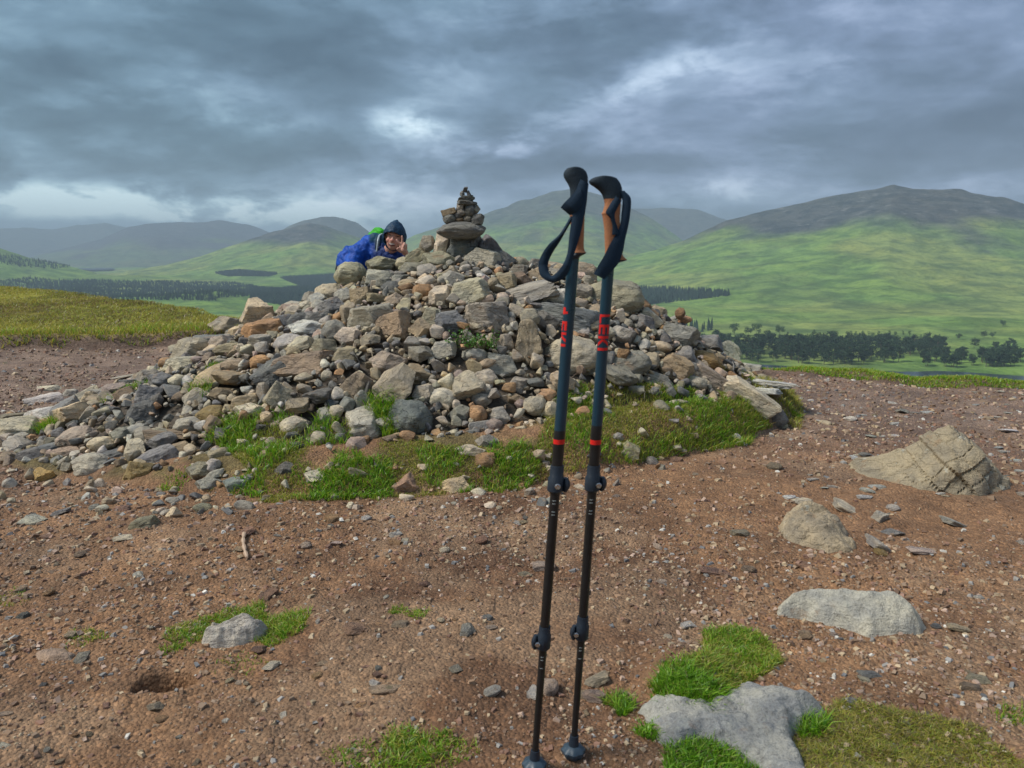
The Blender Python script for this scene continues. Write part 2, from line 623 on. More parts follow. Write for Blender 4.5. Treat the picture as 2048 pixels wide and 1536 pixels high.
def rock_material(name, attr, scale=1.0, lichen=0.35, cracks=1.0, relief=0.055):
    m, t = material(name)
    co = t.n('ShaderNodeTexCoord').outputs['Object']
    if attr:
        col = t.n('ShaderNodeAttribute', attribute_name='Col').outputs['Color']
        v = co
    else:
        oi = t.n('ShaderNodeObjectInfo')
        col = oi.outputs['Color']
        off = t.math('MULTIPLY', oi.outputs['Random'], 57.0)
        v = t.vadd(co, t.n('ShaderNodeCombineXYZ', i_0=off, i_1=t.math('MULTIPLY', off, 0.37), i_2=off).outputs[0])
    s = scale
    big = t.noise(v, 1.9 * s, 4, 0.55, 0.6)
    mid = t.noise(v, 6.0 * s, 6, 0.65, 0.4)
    fine = t.noise(v, 34.0 * s, 5, 0.7)
    strata = t.noise(t.vmul(v, (1.3, 1.6, 6.0)), 2.2 * s, 5, 0.6, 0.8)
    c = t.mix(t.maprange(big, 0.34, 0.68), t.mix(1.0, col, (0.80, 0.80, 0.82), 'MULTIPLY'), t.mix(1.0, col, (1.30, 1.24, 1.12), 'MULTIPLY'))
    c = t.mix(t.math('MULTIPLY', t.maprange(mid, 0.54, 0.68), 0.5), c, t.mix(1.0, col, (0.45, 0.42, 0.38), 'MULTIPLY'))
    c = t.mix(t.math('MULTIPLY', t.maprange(strata, 0.5, 0.68), 0.40), c, t.mix(1.0, col, (1.45, 1.42, 1.38), 'MULTIPLY'))
    c = t.mix(t.math('MULTIPLY', t.maprange(fine, 0.48, 0.62), 0.5), c, t.mix(1.0, c, (0.50, 0.49, 0.47), 'MULTIPLY'))
    spk = t.noise(v, 60.0 * s, 3, 0.7)
    c = t.mix(t.math('MULTIPLY', t.maprange(spk, 0.57, 0.68), 0.5), c, t.mix(1.0, c, (1.7, 1.68, 1.62), 'MULTIPLY'))
    li = t.noise(t.vadd(v, (4.1, 8.8, 1.2)), 4.4 * s, 6, 0.68, 0.2)
    c = t.mix(t.math('MULTIPLY', t.maprange(li, 0.60, 0.67), lichen), c, (0.50, 0.49, 0.40))
    rust = t.noise(t.vadd(v, (14.1, 2.8, 6.2)), 2.6 * s, 4, 0.6, 0.3)
    c = t.mix(t.math('MULTIPLY', t.maprange(rust, 0.60, 0.72), 0.45), c, (0.34, 0.19, 0.09))
    vein = t.math('ABSOLUTE', t.math('SUBTRACT', t.noise(t.vadd(t.vmul(v, (1.0, 1.3, 2.4)), (3.3, 1.1, 7.7)), 1.3 * s, 3, 0.45, 0.3), 0.5))
    crack = t.maprange(vein, 0.0, 0.011, 1.0, 0.0)
    crack = t.math('MULTIPLY', crack, cracks)
    c = t.mix(t.math('MULTIPLY', crack, 0.45), c, t.mix(1.0, col, (0.38, 0.36, 0.33), 'MULTIPLY'))
    h = t.math('ADD', t.math('MULTIPLY', mid, 0.9), t.math('ADD', t.math('MULTIPLY', fine, 0.5), t.math('MULTIPLY', strata, 0.7)))
    h = t.math('SUBTRACT', h, t.math('MULTIPLY', crack, 0.35))
    rough = t.maprange(mid, 0.3, 0.7, 0.48, 0.8)
    finish(t, c, rough, bump(t, h, 1.0, relief / s), 0.45)
    return m


M_ROCK = rock_material('rock', False, 1.0, 0.35, 1.0, 0.017)
M_ROCKA = rock_material('rock_small', True, 9.0, 0.2)


def attr_material(name, rough=0.8, spec=0.3, trans=0.0):
    m, t = material(name)
    col = t.n('ShaderNodeAttribute', attribute_name='Col').outputs['Color']
    if trans:
        b1 = t.n('ShaderNodeBsdfDiffuse', i_Color=col)
        b2 = t.n('ShaderNodeBsdfTranslucent', i_Color=col)
        mx = t.n('ShaderNodeMixShader', i_0=trans, i_1=b1.outputs[0], i_2=b2.outputs[0])
        gl = t.n('ShaderNodeBsdfGlossy', i_Color=(1, 1, 1, 1), i_Roughness=0.45)
        m2 = t.n('ShaderNodeMixShader', i_0=0.035, i_1=mx.outputs[0], i_2=gl.outputs[0])
        t.t.links.new(m2.outputs[0], t.n('ShaderNodeOutputMaterial').inputs[0])
    else:
        finish(t, col, rough, None, spec)
    return m


M_GRASS = attr_material('grass_blade', trans=0.42)
M_LEAF = attr_material('leaf', trans=0.25)
M_PEBBLE = attr_material('pebble', 0.6, 0.45)
M_FAR = attr_material('far_foliage', 0.9, 0.1)


def plain(name, color, rough=0.5, spec=0.5, metal=0.0, nscale=60.0, namp=0.25, b=0.15, coat=0.0):
    m, t = material(name)
    co = t.n('ShaderNodeTexCoord').outputs['Object']
    f = t.noise(co, nscale, 4, 0.6)
    c = t.mix(f, tuple(x * (1 - namp) for x in color), tuple(min(1, x * (1 + namp)) for x in color))
    r = t.maprange(f, 0.3, 0.7, max(0.05, rough - 0.1), min(1, rough + 0.1))
    bs = finish(t, c, r, bump(t, f, b, 0.003), spec, Metallic=metal)
    bs.inputs['Coat Weight'].default_value = coat
    return m


def soil_material():
    m, t = material('soil')
    co = t.n('ShaderNodeTexCoord').outputs['Object']
    col = t.n('ShaderNodeAttribute', attribute_name='Col').outputs['Color']
    a = t.noise(co, 3.0, 5, 0.6)
    b = t.noise(co, 26.0, 6, 0.68)
    f = t.noise(co, 150.0, 4, 0.7)
    vo = t.n('ShaderNodeTexVoronoi', i_Vector=co, i_Scale=95.0)
    vo2 = t.n('ShaderNodeTexVoronoi', i_Vector=co, i_Scale=210.0)
    c = t.mix(t.maprange(a, 0.35, 0.65), t.mix(1.0, col, (0.74, 0.70, 0.68), 'MULTIPLY'), t.mix(1.0, col, (1.18, 1.13, 1.08), 'MULTIPLY'))
    c = t.mix(t.math('MULTIPLY', t.maprange(b, 0.45, 0.7), 0.6), c, t.mix(1.0, c, (0.52, 0.46, 0.42), 'MULTIPLY'))
    g = t.n('ShaderNodeSeparateColor', i_0=vo.outputs['Color'])
    c = t.mix(t.math('MULTIPLY', t.maprange(g.outputs[0], 0.72, 0.9), 0.55), c, t.mix(1.0, c, (1.8, 1.75, 1.7), 'MULTIPLY'))
    g2 = t.n('ShaderNodeSeparateColor', i_0=vo2.outputs['Color'])
    c = t.mix(t.math('MULTIPLY', t.maprange(g2.outputs[1], 0.7, 0.9), 0.5), c, t.mix(1.0, c, (0.5, 0.48, 0.45), 'MULTIPLY'))
    h = t.math('ADD', t.math('MULTIPLY', b, 1.0), t.math('ADD', t.math('MULTIPLY', f, 0.35), t.math('MULTIPLY', vo.outputs['Distance'], -0.6)))
    finish(t, c, t.maprange(b, 0.3, 0.7, 0.62, 0.92), bump(t, h, 0.85, 0.016), 0.35)
    return m


def hill_material():
    m, t = material('hillside')
    co = t.n('ShaderNodeTexCoord').outputs['Object']
    col = t.n('ShaderNodeAttribute', attribute_name='Col').outputs['Color']
    a = t.noise(t.vmul(co, (1, 1, 2.2)), 0.012, 6, 0.62, 0.4)
    b = t.noise(co, 0.075, 6, 0.72)
    d = t.noise(co, 0.0035, 4, 0.6, 0.5)
    rk = t.noise(t.vmul(co, (1, 1, 3.5)), 0.016, 7, 0.7, 0.3)
    near = t.noise(co, 3.5, 5, 0.7)
    c = t.mix(t.maprange(a, 0.34, 0.66), t.mix(1.0, col, (0.58, 0.64, 0.62), 'MULTIPLY'), t.mix(1.0, col, (1.38, 1.28, 1.10), 'MULTIPLY'))
    c = t.mix(t.math('MULTIPLY', t.maprange(d, 0.42, 0.62), 0.35), c, t.mix(1.0, c, (1.30, 1.08, 0.85), 'MULTIPLY'))
    c = t.mix(t.math('MULTIPLY', t.maprange(b, 0.47, 0.62), 0.7), c, t.mix(1.0, c, (0.55, 0.60, 0.55), 'MULTIPLY'))
    c = t.mix(t.math('MULTIPLY', t.maprange(near, 0.45, 0.7), 0.5), c, t.mix(1.0, c, (0.50, 0.50, 0.42), 'MULTIPLY'))
    al = t.n('ShaderNodeAttribute', attribute_name='Heather').outputs['Fac']
    pale = t.math('MULTIPLY', t.maprange(rk, 0.55, 0.66), t.math('MULTIPLY', al, 0.32))
    c = t.mix(pale, c, (0.36, 0.35, 0.33))
    h = t.math('ADD', t.math('MULTIPLY', a, 12.0), t.math('MULTIPLY', b, 3.5))
    finish(t, c, 0.95, bump(t, h, 0.9, 1.0), 0.1)
    return m


M_SOIL = soil_material()
M_HILL = hill_material()

# ------------------------------------------------------------------ the ground, one sheet to the horizon
HUMPS += [(0.475, 1.93, 0.145, 0.20, 0.055)]
HUMPS += [(*ground_hit(u_, v_)[0][:2], 0.05, 0.05, 0.012) for u_, v_ in ((1068, 1533), (1146, 1507))]   # soil pushed up round the pole tips
az_in = np.linspace(-40, 40, 480)
az_out = np.concatenate([np.linspace(-180, -42, 45), np.linspace(42, 180, 45)[:-1]])
AZ = np.radians(np.sort(np.concatenate([az_in, az_out])))
RR = np.concatenate([[0.02, 0.3, 0.55], np.geomspace(0.75, 13, 400), np.geomspace(13.3, 700, 55), np.geomspace(715, 16500, 240)])
AA, RG = np.meshgrid(AZ, RR)
gx, gy = RG * np.sin(AA), RG * np.cos(AA)
gz, ghea = terrain(gx, gy)
pxg = az_px(gx, gy)
nr, na = gx.shape
idx = np.arange(nr * na).reshape(nr, na)
nxt = np.roll(idx, -1, axis=1)
quads = np.stack([idx[:-1], nxt[:-1], nxt[1:], idx[1:]], -1).reshape(-1, 4)[:, ::-1]
# colours of what the ground is made of
soil = np.array([0.285, 0.165, 0.088]); soil2 = np.array([0.180, 0.100, 0.055]); soil3 = np.array([0.35, 0.240, 0.150])
n1 = fbm(gx * .7, gy * .7, o=4, s=101); n2 = fbm(gx * 2.3, gy * 2.3, o=4, s=102)
cS = soil + (soil2 - soil) * sstep(-.1, .7, n1)[..., None]
cS = cS + (soil3 - cS) * (sstep(.1, .7, n2) * .6)[..., None]
far_grey = sstep(3.6, 6.5, RG)[..., None] * 0.75
cS = cS * (1 - far_grey) + np.array([0.235, 0.180, 0.150]) * far_grey
turf = np.array([0.36, 0.33, 0.07]); turf2 = np.array([0.25, 0.19, 0.07])
n3 = fbm(gx * .6, gy * .6, o=5, s=103)
cT = turf + (turf2 - turf) * sstep(-.2, .6, n3)[..., None]
dgn = np.interp(pxg, DE_X, DG_Y) + 0.18 * vnoise(pxg / 90.0, RG * 0 + .5, s=3) + 0.05 * fbm(gx * 1.7, gy * 1.7, o=3, s=4)
turf_m = sstep(0.10, 0.28, RG - dgn)
rr_, Rr_, Ss_, zs_, ee_ = cairn_polar(gx, gy)
skirt_m = sstep(1.0, .7, (rr_ - Rr_) / (Ss_ - Rr_)) * sstep(-.25, .25, n2 + .15) * 0.8
cN = cS * (1 - skirt_m[..., None]) + np.array([0.15, 0.13, 0.045]) * skirt_m[..., None]
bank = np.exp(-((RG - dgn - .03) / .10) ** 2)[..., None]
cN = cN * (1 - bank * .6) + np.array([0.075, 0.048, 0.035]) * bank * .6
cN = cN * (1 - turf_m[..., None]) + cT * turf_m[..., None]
n4 = fbm(gx / 450., gy / 450., o=5, s=104); n5 = fbm(gx / 140., gy / 140., o=4, s=105)
green = np.array([0.165, 0.285, 0.075]); yell = np.array([0.225, 0.30, 0.095]); heath = np.array([0.072, 0.080, 0.105]); dk = np.array([0.135, 0.205, 0.07])
cF = green + (yell - green) * sstep(-.3, .6, n4)[..., None]
cF = cF + (dk - cF) * (sstep(.15, .7, n5) * .6)[..., None]
cF = cF * (1 - ghea[..., None]) + heath * ghea[..., None]
farm = sstep(30, 120, RG)[..., None]
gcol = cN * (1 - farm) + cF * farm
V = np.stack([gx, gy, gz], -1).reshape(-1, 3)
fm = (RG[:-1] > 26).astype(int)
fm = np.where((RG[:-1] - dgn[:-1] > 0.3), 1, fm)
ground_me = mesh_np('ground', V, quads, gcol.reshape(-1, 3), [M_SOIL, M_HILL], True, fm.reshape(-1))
at = ground_me.attributes.new('Heather', 'FLOAT', 'POINT')
at.data.foreach_set('value', ghea.reshape(-1).astype(np.float32))
GROUND = tag(obj('ground', ground_me), 'brown gravel hilltop falling away to green valley and moorland hills', 'ground', kind='structure')


# ------------------------------------------------------------------ water
def water(name, label, outline, z, rough=0.22):
    m, t = material(name + '_surface')
    co = t.n('ShaderNodeTexCoord').outputs['Object']
    n = t.noise(co, 0.25, 4, 0.6)
    finish(t, (0.03, 0.045, 0.055), rough, bump(t, n, 0.35, 0.6), 0.5)
    mb = MB()
    P = np.array([[(x, y, z) for x, y in outline]])
    c = P[0].mean(0)
    mb.fan(P[0], c)
    o = mb.build(name, m, None, False)
    for p in o.data.polygons:
        if p.normal.z < 0:
            p.flip()
    return tag(o, label, 'loch', kind='structure')


ol = [(60, 600), (1100, 600), (1100, 1125 - .24 * 1100), (60, 1125 - .24 * 60)]
water('loch', 'dark loch below the pines beyond the gravel edge', ol, FLOOR - 0.6)
c0 = direction(187, 537)
tt = np.linspace(0, 2 * math.pi, 40, endpoint=False)
dd = 139.0 / math.tan(-float(elev(537.5, 187)))
la = math.atan2(c0[0], c0[1])
ol = [((dd + 330 * math.sin(a)) * math.sin(la + 0.0215 * math.cos(a)), (dd + 330 * math.sin(a)) * math.cos(la + 0.0215 * math.cos(a))) for a in tt]
zl = CAMZ - 139.0
water('distant_loch', 'small pale loch far away at the foot of the left mountains', ol, zl, 0.55)

# ------------------------------------------------------------------ rocks
def ico(sub):
    bm = bmesh.new()
    bmesh.ops.create_icosphere(bm, subdivisions=sub, radius=1.0)
    V = np.array([v.co[:] for v in bm.verts]); Fc = np.array([[v.index for v in f.verts] for f in bm.faces])
    bm.free()
    return V / np.linalg.norm(V, axis=1)[:, None], Fc


ICO = {k: ico(k) for k in (1, 2, 3, 4, 5)}


def rock_verts(kind, seed, sub, norm=True):
    r = np.random.default_rng(seed)
    D, Fc = ICO[sub]
    npl, p, jit = {'block': (9, 44, .18), 'angular': (10, 44, .26), 'slab': (9, 40, .20), 'round': (14, 9, .14), 'cobble': (16, 16, .16), 'wedge': (7, 44, .3)}[kind]
    N = r.normal(size=(npl, 3)); N /= np.linalg.norm(N, axis=1)[:, None]
    if kind in ('block', 'slab'):
        ax = np.array([[1, 0, 0], [-1, 0, 0], [0, 1, 0], [0, -1, 0], [0, 0, 1], [0, 0, -1]], float) + r.normal(size=(6, 3)) * (.22 if kind == 'block' else .16)
        ax /= np.linalg.norm(ax, axis=1)[:, None]
        N = np.vstack([ax, N[:6]])
    else:
        # spread the planes
        for _ in range(30):
            d = N[:, None] - N[None]
            q = (d ** 2).sum(-1) + np.eye(len(N))
            N = N + 0.05 * (d / q[..., None] ** 1.5).sum(1)
            N /= np.linalg.norm(N, axis=1)[:, None]
    dist = 1 + r.uniform(-jit, jit, len(N))
    if kind in ('block', 'slab'):
        dist[6:] *= 1.18
    dots = np.clip(D @ N.T, 0, None) / dist
    rad = 1.0 / np.maximum((dots ** p).sum(1), 1e-9) ** (1.0 / p)
    o = seed * 3.17 % 50
    rad = rad * (1 + 0.06 * fbm(D[:, 0] * 1.6 + o, D[:, 1] * 1.6, D[:, 2] * 1.6, o=2, s=seed % 97)
                 + 0.035 * fbm(D[:, 0] * 5 + o, D[:, 1] * 5, D[:, 2] * 5, o=3, s=seed % 89))
    if sub >= 4:
        rad = rad * (1 - 0.025 * np.abs(fbm(D[:, 0] * 3 - o, D[:, 1] * 3, D[:, 2] * 8, o=3, s=seed % 83)))
    P = D * rad[:, None]
    if norm:
        lo, hi = P.min(0), P.max(0)
        P = (P - (lo + hi) / 2) / (hi - lo)
    return P, Fc


KINDS = ['block', 'angular', 'slab', 'round', 'cobble', 'wedge']
PROTO = {}
for ki, k in enumerate(KINDS):
    for j in range(6):
        for sub in (4, 5):
            if sub == 5 and j > 3:
                continue
            P, Fc = rock_verts(k, 100 * ki + 7 * j + 3, sub)
            me = mesh_np('stone_' + k, P, Fc, None, [M_ROCK], True)
            me.set_sharp_from_angle(angle=math.radians(24 if k not in ('round', 'cobble') else 40))
            PROTO[(k, j, sub)] = me

TONE = dict(gray=(.43, .40, .34), tan=(.55, .445, .30), beige=(.62, .54, .41), slate=(.228, .225, .215), ochre=(.52, .355, .14),
            orange=(.50, .30, .155), pink=(.53, .41, .335), brown=(.38, .285, .19), olive=(.43, .39, .27), pale=(.64, .61, .54),
            dark=(.22, .215, .205), teal=(.29, .31, .295), red=(.36, .215, .15), white=(.66, .65, .62))
TONES_FILL = ['gray', 'gray', 'tan', 'tan', 'beige', 'beige', 'slate', 'brown', 'olive', 'pink', 'orange', 'dark', 'tan', 'gray', 'beige', 'beige', 'slate', 'pale']


def tone(name, r=random):
    c = TONE[name]
    k = r.uniform(.62, 1.28)
    return (c[0] * k * r.uniform(.95, 1.06), c[1] * k, c[2] * k * r.uniform(.92, 1.06), 1)


def stone(name, parent, base, pos, dims, rot, color, kind='angular', variant=None, sub=4):
    j = random.randrange(4 if sub == 5 else 6) if variant is None else variant
    o = bpy.data.objects.new(name, PROTO[(kind, j, sub)])
    COL.objects.link(o)
    if parent is not None:
        o.parent = parent
        o.location = Vector(pos) - Vector(base)
    else:
        o.location = pos
    o.scale = dims
    o.rotation_euler = rot
    o.color = color
    return o


cairn = bpy.data.objects.new('cairn', None)
COL.objects.link(cairn)
cairn.location = (CX, CY, 0)
tag(cairn, 'big heaped cairn of grey and tan stones with grass at its foot', 'cairn')
CB = (CX, CY, 0)
placed = []                     # (x, y, z, radius)

# stones one can tell apart in the photograph: column, row, width, height in its pixels, kind, tone, roll in degrees
KEY = [
    (701, 550, 60, 46, 'round', 'olive', 0), (766, 531, 62, 36, 'angular', 'olive', 8), (768, 560, 68, 34, 'slab', 'gray', -12),
    (658, 592, 60, 44, 'round', 'tan', 5), (664, 622, 58, 44, 'angular', 'slate', 20), (742, 645, 94, 72, 'block', 'gray', -4),
    (791, 663, 74, 72, 'wedge', 'brown', 14), (722, 603, 52, 52, 'block', 'tan', 15), (893, 648, 72, 44, 'angular', 'slate', 8),
    (970, 638, 92, 70, 'block', 'gray', -6), (934, 593, 88, 58, 'angular', 'olive', 14), (876, 598, 54, 44, 'angular', 'beige', 25),
    (1043, 592, 140, 40, 'slab', 'gray', 14), (1135, 641, 140, 54, 'slab', 'slate', -12), (1225, 604, 112, 82, 'round', 'olive', 0),
    (1057, 700, 52, 112, 'wedge', 'tan', 3), (1144, 716, 104, 80, 'round', 'beige', -6), (1256, 731, 82, 56, 'round', 'gray', 4),
    (1352, 678, 88, 58, 'block', 'gray', -6), (1286, 652, 44, 40, 'angular', 'dark', -20), (1320, 695, 44, 24, 'cobble', 'tan', -5),
    (1451, 712, 56, 54, 'wedge', 'gray', -35), (1495, 742, 50, 30, 'angular', 'gray', 8), (1416, 723, 64, 34, 'round', 'ochre', -18),
    (1346, 739, 74, 54, 'angular', 'brown', -25), (1419, 757, 94, 40, 'slab', 'pink', -28), (1498, 800, 110, 56, 'slab', 'beige', -27),
    (1549, 838, 48, 40, 'round', 'gray', 0), (1388, 768, 46, 30, 'cobble', 'beige', -6), (1243, 672, 54, 40, 'angular', 'gray', 10),
    (1300, 640, 44, 34, 'slab', 'beige', -32), (1255, 905, 44, 42, 'angular', 'olive', -10), (1370, 640, 26, 14, 'cobble', 'orange', 0),
    (1320, 762, 62, 26, 'slab', 'gray', -20), (1210, 668, 40, 30, 'cobble', 'beige', 0), (1300, 722, 40, 30, 'angular', 'tan', 0),
    (513, 628, 68, 58, 'wedge', 'tan', 10), (458, 659, 72, 52, 'angular', 'tan', 12), (528, 669, 78, 52, 'block', 'orange', 8),
    (620, 661, 80, 42, 'angular', 'pale', 6), (429, 686, 84, 32, 'slab', 'slate', 3), (569, 651, 48, 38, 'angular', 'slate', 10),
    (612, 741, 138, 68, 'wedge', 'brown', 4), (547, 756, 66, 58, 'slab', 'slate', 32), (366, 735, 74, 38, 'angular', 'beige', 0),
    (362, 703, 42, 30, 'slab', 'olive', 4), (461, 700, 62, 26, 'round', 'tan', 2), (330, 766, 60, 40, 'angular', 'dark', -8),
    (297, 800, 64, 58, 'block', 'slate', -5), (284, 832, 62, 50, 'angular', 'slate', 8), (424, 831, 60, 36, 'round', 'ochre', 6),
    (492, 808, 58, 32, 'slab', 'tan', 6), (508, 825, 70, 36, 'angular', 'beige', -4), (34, 868, 88, 60, 'angular', 'beige', 0),
    (355, 866, 112, 17, 'slab', 'brown', -3), (188, 934, 74, 48, 'cobble', 'beige', -8), (277, 947, 62, 48, 'block', 'ochre', -6),
    (318, 920, 76, 42, 'slab', 'slate', 20), (89, 958, 46, 44, 'wedge', 'ochre', 30), (154, 875, 72, 38, 'round', 'pink', 10),
    (99, 898, 52, 20, 'slab', 'slate', 8), (61, 916, 54, 32, 'angular', 'slate', 10), (407, 944, 58, 42, 'angular', 'beige', 6),
    (424, 971, 56, 38, 'angular', 'gray', 0), (478, 971, 52, 30, 'slab', 'teal', 12), (567, 943, 40, 34, 'angular', 'slate', 0),
    (591, 851, 56, 34, 'round', 'beige', 8), (564, 800, 60, 50, 'slab', 'olive', -40), (651, 833, 32, 32, 'angular', 'gray', 0),
    (629, 958, 46, 30, 'angular', 'gray', 8), (821, 848, 88, 90, 'cobble', 'teal', 0), (729, 855, 76, 72, 'angular', 'gray', 14),
    (780, 734, 74, 62, 'angular', 'pink', 10), (826, 748, 76, 36, 'wedge', 'tan', -8), (714, 777, 54, 58, 'slab', 'brown', -40),
    (884, 704, 56, 38, 'angular', 'gray', 6), (949, 711, 48, 27, 'round', 'gray', 0), (1006, 731, 66, 40, 'slab', 'gray', -14),
    (972, 757, 46, 34, 'cobble', 'beige', 0), (1036, 771, 44, 32, 'block', 'gray', 4), (963, 802, 40, 28, 'cobble', 'gray', 0),
    (968, 779, 32, 22, 'round', 'pale', 0), (917, 832, 42, 40, 'angular', 'gray', 0), (955, 834, 38, 42, 'cobble', 'orange', 0),
    (997, 836, 42, 38, 'angular', 'gray', 10), (942, 905, 60, 32, 'angular', 'beige', 2), (969, 888, 44, 36, 'angular', 'gray', -10),
    (967, 925, 48, 36, 'cobble', 'orange', 16), (813, 977, 60, 54, 'block', 'red', -24), (908, 983, 66, 48, 'angular', 'tan', 6),
    (884, 797, 54, 40, 'round', 'beige', -8), (845, 790, 46, 36, 'angular', 'beige', 10), (1034, 800, 40, 24, 'angular', 'brown', -6),
    (929, 499, 76, 58, 'block', 'teal', 4), (884, 489, 36, 40, 'block', 'beige', 0), (854, 490, 30, 34, 'angular', 'gray', 6),
    (888, 531, 84, 50, 'angular', 'olive', -8), (962, 526, 74, 52, 'angular', 'beige', -10), (985, 497, 50, 30, 'slab', 'dark', -38),
    (1010, 524, 44, 30, 'slab', 'dark', -34), (1035, 545, 36, 28, 'angular', 'gray', 0), (1075, 556, 44, 36, 'angular', 'tan', -30),
    (835, 512, 50, 24, 'slab', 'olive', 28), (812, 530, 46, 28, 'round', 'olive', -6), (830, 541, 52, 30, 'angular', 'gray', 0),
    (820, 572, 46, 26, 'cobble', 'tan', 4), (846, 585, 44, 30, 'round', 'orange', 0), (905, 560, 46, 34, 'angular', 'gray', 0),
    (1010, 568, 46, 38, 'angular', 'tan', 10), (1044, 562, 40, 32, 'angular', 'brown', -14), (1095, 600, 56, 44, 'angular', 'beige', 10),
    (1120, 600, 40, 40, 'angular', 'pale', 0), (1158, 590, 50, 40, 'angular', 'beige', 0), (690, 600, 40, 40, 'angular', 'gray', 20),
    (640, 640, 60, 32, 'slab', 'slate', 16), (585, 622, 52, 26, 'angular', 'pink', 0), (600, 640, 54, 26, 'slab', 'slate', 10),
    (700, 640, 34, 60, 'block', 'tan', 8), (470, 735, 56, 32, 'cobble', 'tan', 0), (525, 725, 44, 28, 'round', 'orange', 0),
    (690, 715, 50, 36, 'angular', 'tan', 6), (650, 700, 54, 40, 'angular', 'olive', -8), (1092, 648, 60, 50, 'angular', 'dark', 0),
    (1180, 735, 60, 24, 'slab', 'olive', 6), (1012, 690, 30, 40, 'angular', 'beige', 0), (860, 640, 36, 44, 'angular', 'beige', 0),
    (250, 870, 50, 34, 'angular', 'gray', 10), (205, 890, 50, 30, 'cobble', 'beige', 0), (360, 905, 52, 34, 'angular', 'brown', 10),
    (20, 918, 42, 30, 'angular', 'brown', 0), (130, 912, 56, 30, 'slab', 'pink', 6), (225, 915, 56, 26, 'slab', 'slate', 12),
    (395, 795, 52, 34, 'slab', 'gray', 28), (448, 790, 54, 28, 'angular', 'brown', 0), (380, 850, 60, 30, 'round', 'gray', 4),
    (92, 838, 90, 40, 'angular', 'pale', 4), (92, 806, 66, 32, 'slab', 'pale', 8), (106, 782, 50, 20, 'slab', 'beige', -4),
    (145, 808, 40, 16, 'round', 'beige', 4), (140, 792, 30, 24, 'angular', 'gray', 0), (35, 834, 54, 16, 'slab', 'tan', 0),
]
# stones lying on other stones: set by their height above the stone below
UPPER = [
    (1060, 635, 38, 32, 'cobble', 'beige', 0), (1058, 617, 16, 13, 'cobble', 'orange', 0), (1266, 572, 28, 11, 'slab', 'gray', -8),
    (1245, 711, 30, 26, 'block', 'orange', 0), (1270, 722, 30, 22, 'round', 'ochre', 6), (1347, 646, 56, 24, 'wedge', 'gray', 24),
    (1360, 627, 19, 21, 'round', 'orange', 0), (757, 597, 42, 18, 'slab', 'tan', -6), (758, 582, 24, 8, 'slab', 'slate', 0),
    (1545, 768, 80, 12, 'slab', 'white', -4), (1530, 782, 60, 10, 'slab', 'pale', 0), (1152, 681, 26, 9, 'slab', 'brown', 0), (1166, 671, 22, 8, 'wedge', 'red', -8),
]


def photo_stone(name, parent, base, k, lift=0.0, sub=None, push=0.22, at=None):
    px, py, wpx, hpx, kind, tn, roll = k
    if at is None:
        wpx, hpx = wpx * 1.10, hpx * 1.10
    P, t = hit(px, py) if at is None else at
    d = direction(px, py)
    dep = float(proj(P)[2][0])
    wm, hm = wpx * dep / F, hpx * dep / F
    dm = 0.5 * (wm + hm) if kind != 'slab' else max(wm * .6, hm)
    dm = min(dm, 1.3 * min(wm, hm) + .04) if kind != 'slab' else dm
    pos = np.array(P) + d * dm * (push - lift)
    yaw = math.atan2(-d[0], d[1]) + random.uniform(-.12, .12)
    e = Matrix.Rotation(yaw, 4, 'Z') @ Matrix.Rotation(random.uniform(-.12, .05), 4, 'X') @ Matrix.Rotation(math.radians(-roll), 4, 'Y')
    sub = sub or (5 if max(wpx, hpx) > 60 else 4)
    o = stone(name, parent, base, pos, (wm * 1.03, dm, hm * 1.05), e.to_euler(), tone(tn), kind, None, sub)
    placed.append((*pos, 0.56 * (wm * hm) ** .5))
    return o, pos, (wm, dm, hm)


for k in KEY:
    photo_stone('stone', cairn, CB, k)
for k in UPPER:
    photo_stone('stone', cairn, CB, k, lift=0.75)

# the small balanced stack on the summit: a thing that stands on the cairn
STACK = [(922, 461, 98, 33, 'round', 'dark', 1), (900, 437.5, 25, 17, 'cobble', 'teal', 0), (921, 441, 22, 11.5, 'cobble', 'brown', 0), (936, 437, 17, 14, 'cobble', 'gray', 0),
         (955, 438.5, 23, 17, 'block', 'dark', 6), (898, 424.5, 26, 13, 'slab', 'brown', 14), (917, 431, 18, 11, 'cobble', 'slate', 0), (923.5, 425, 18, 12, 'cobble', 'gray', 0),
         (940, 421, 22, 23, 'cobble', 'dark', 20), (952, 420, 12, 16, 'wedge', 'gray', -30), (921, 414.5, 18, 14, 'block', 'gray', 10), (935, 405.5, 34, 7.5, 'slab', 'slate', -2),
         (933, 397, 28, 10.5, 'block', 'slate', 0), (924.5, 388, 8, 10, 'cobble', 'teal', 8), (938, 388.5, 7, 12, 'slab', 'slate', 12), (931, 380, 11, 9.5, 'wedge', 'slate', 24), (944, 396, 6, 10, 'cobble', 'gray', 0)]
stack = bpy.data.objects.new('stone_stack', None)
COL.objects.link(stack)
sy0 = CY - 0.10
SBASE = None
for i, k in enumerate(STACK):
    d = direction(k[0], k[1])
    t = sy0 / d[1]
    P = d * t + np.array([0, 0, CAMZ])
    if SBASE is None:
        SBASE = (float(P[0]), float(P[1]), float(P[2]) - 0.055)
        stack.location = SBASE
    k = k if i == 0 else (k[0], k[1], k[2] * 1.2, k[3] * 1.2, *k[4:])
    photo_stone('stone', stack, SBASE, k, push=0.0, sub=5 if i == 0 else 4, at=(P + np.array([0, random.uniform(-.01, .01), 0]), t))
tag(stack, 'small balanced pile of cobbles on a flat slab crowning the cairn', 'stone stack')
tiny = bpy.data.objects.new('stone_stack', None)
COL.objects.link(tiny)
Pt, tt_ = hit(1166, 577)
tiny.location = Pt
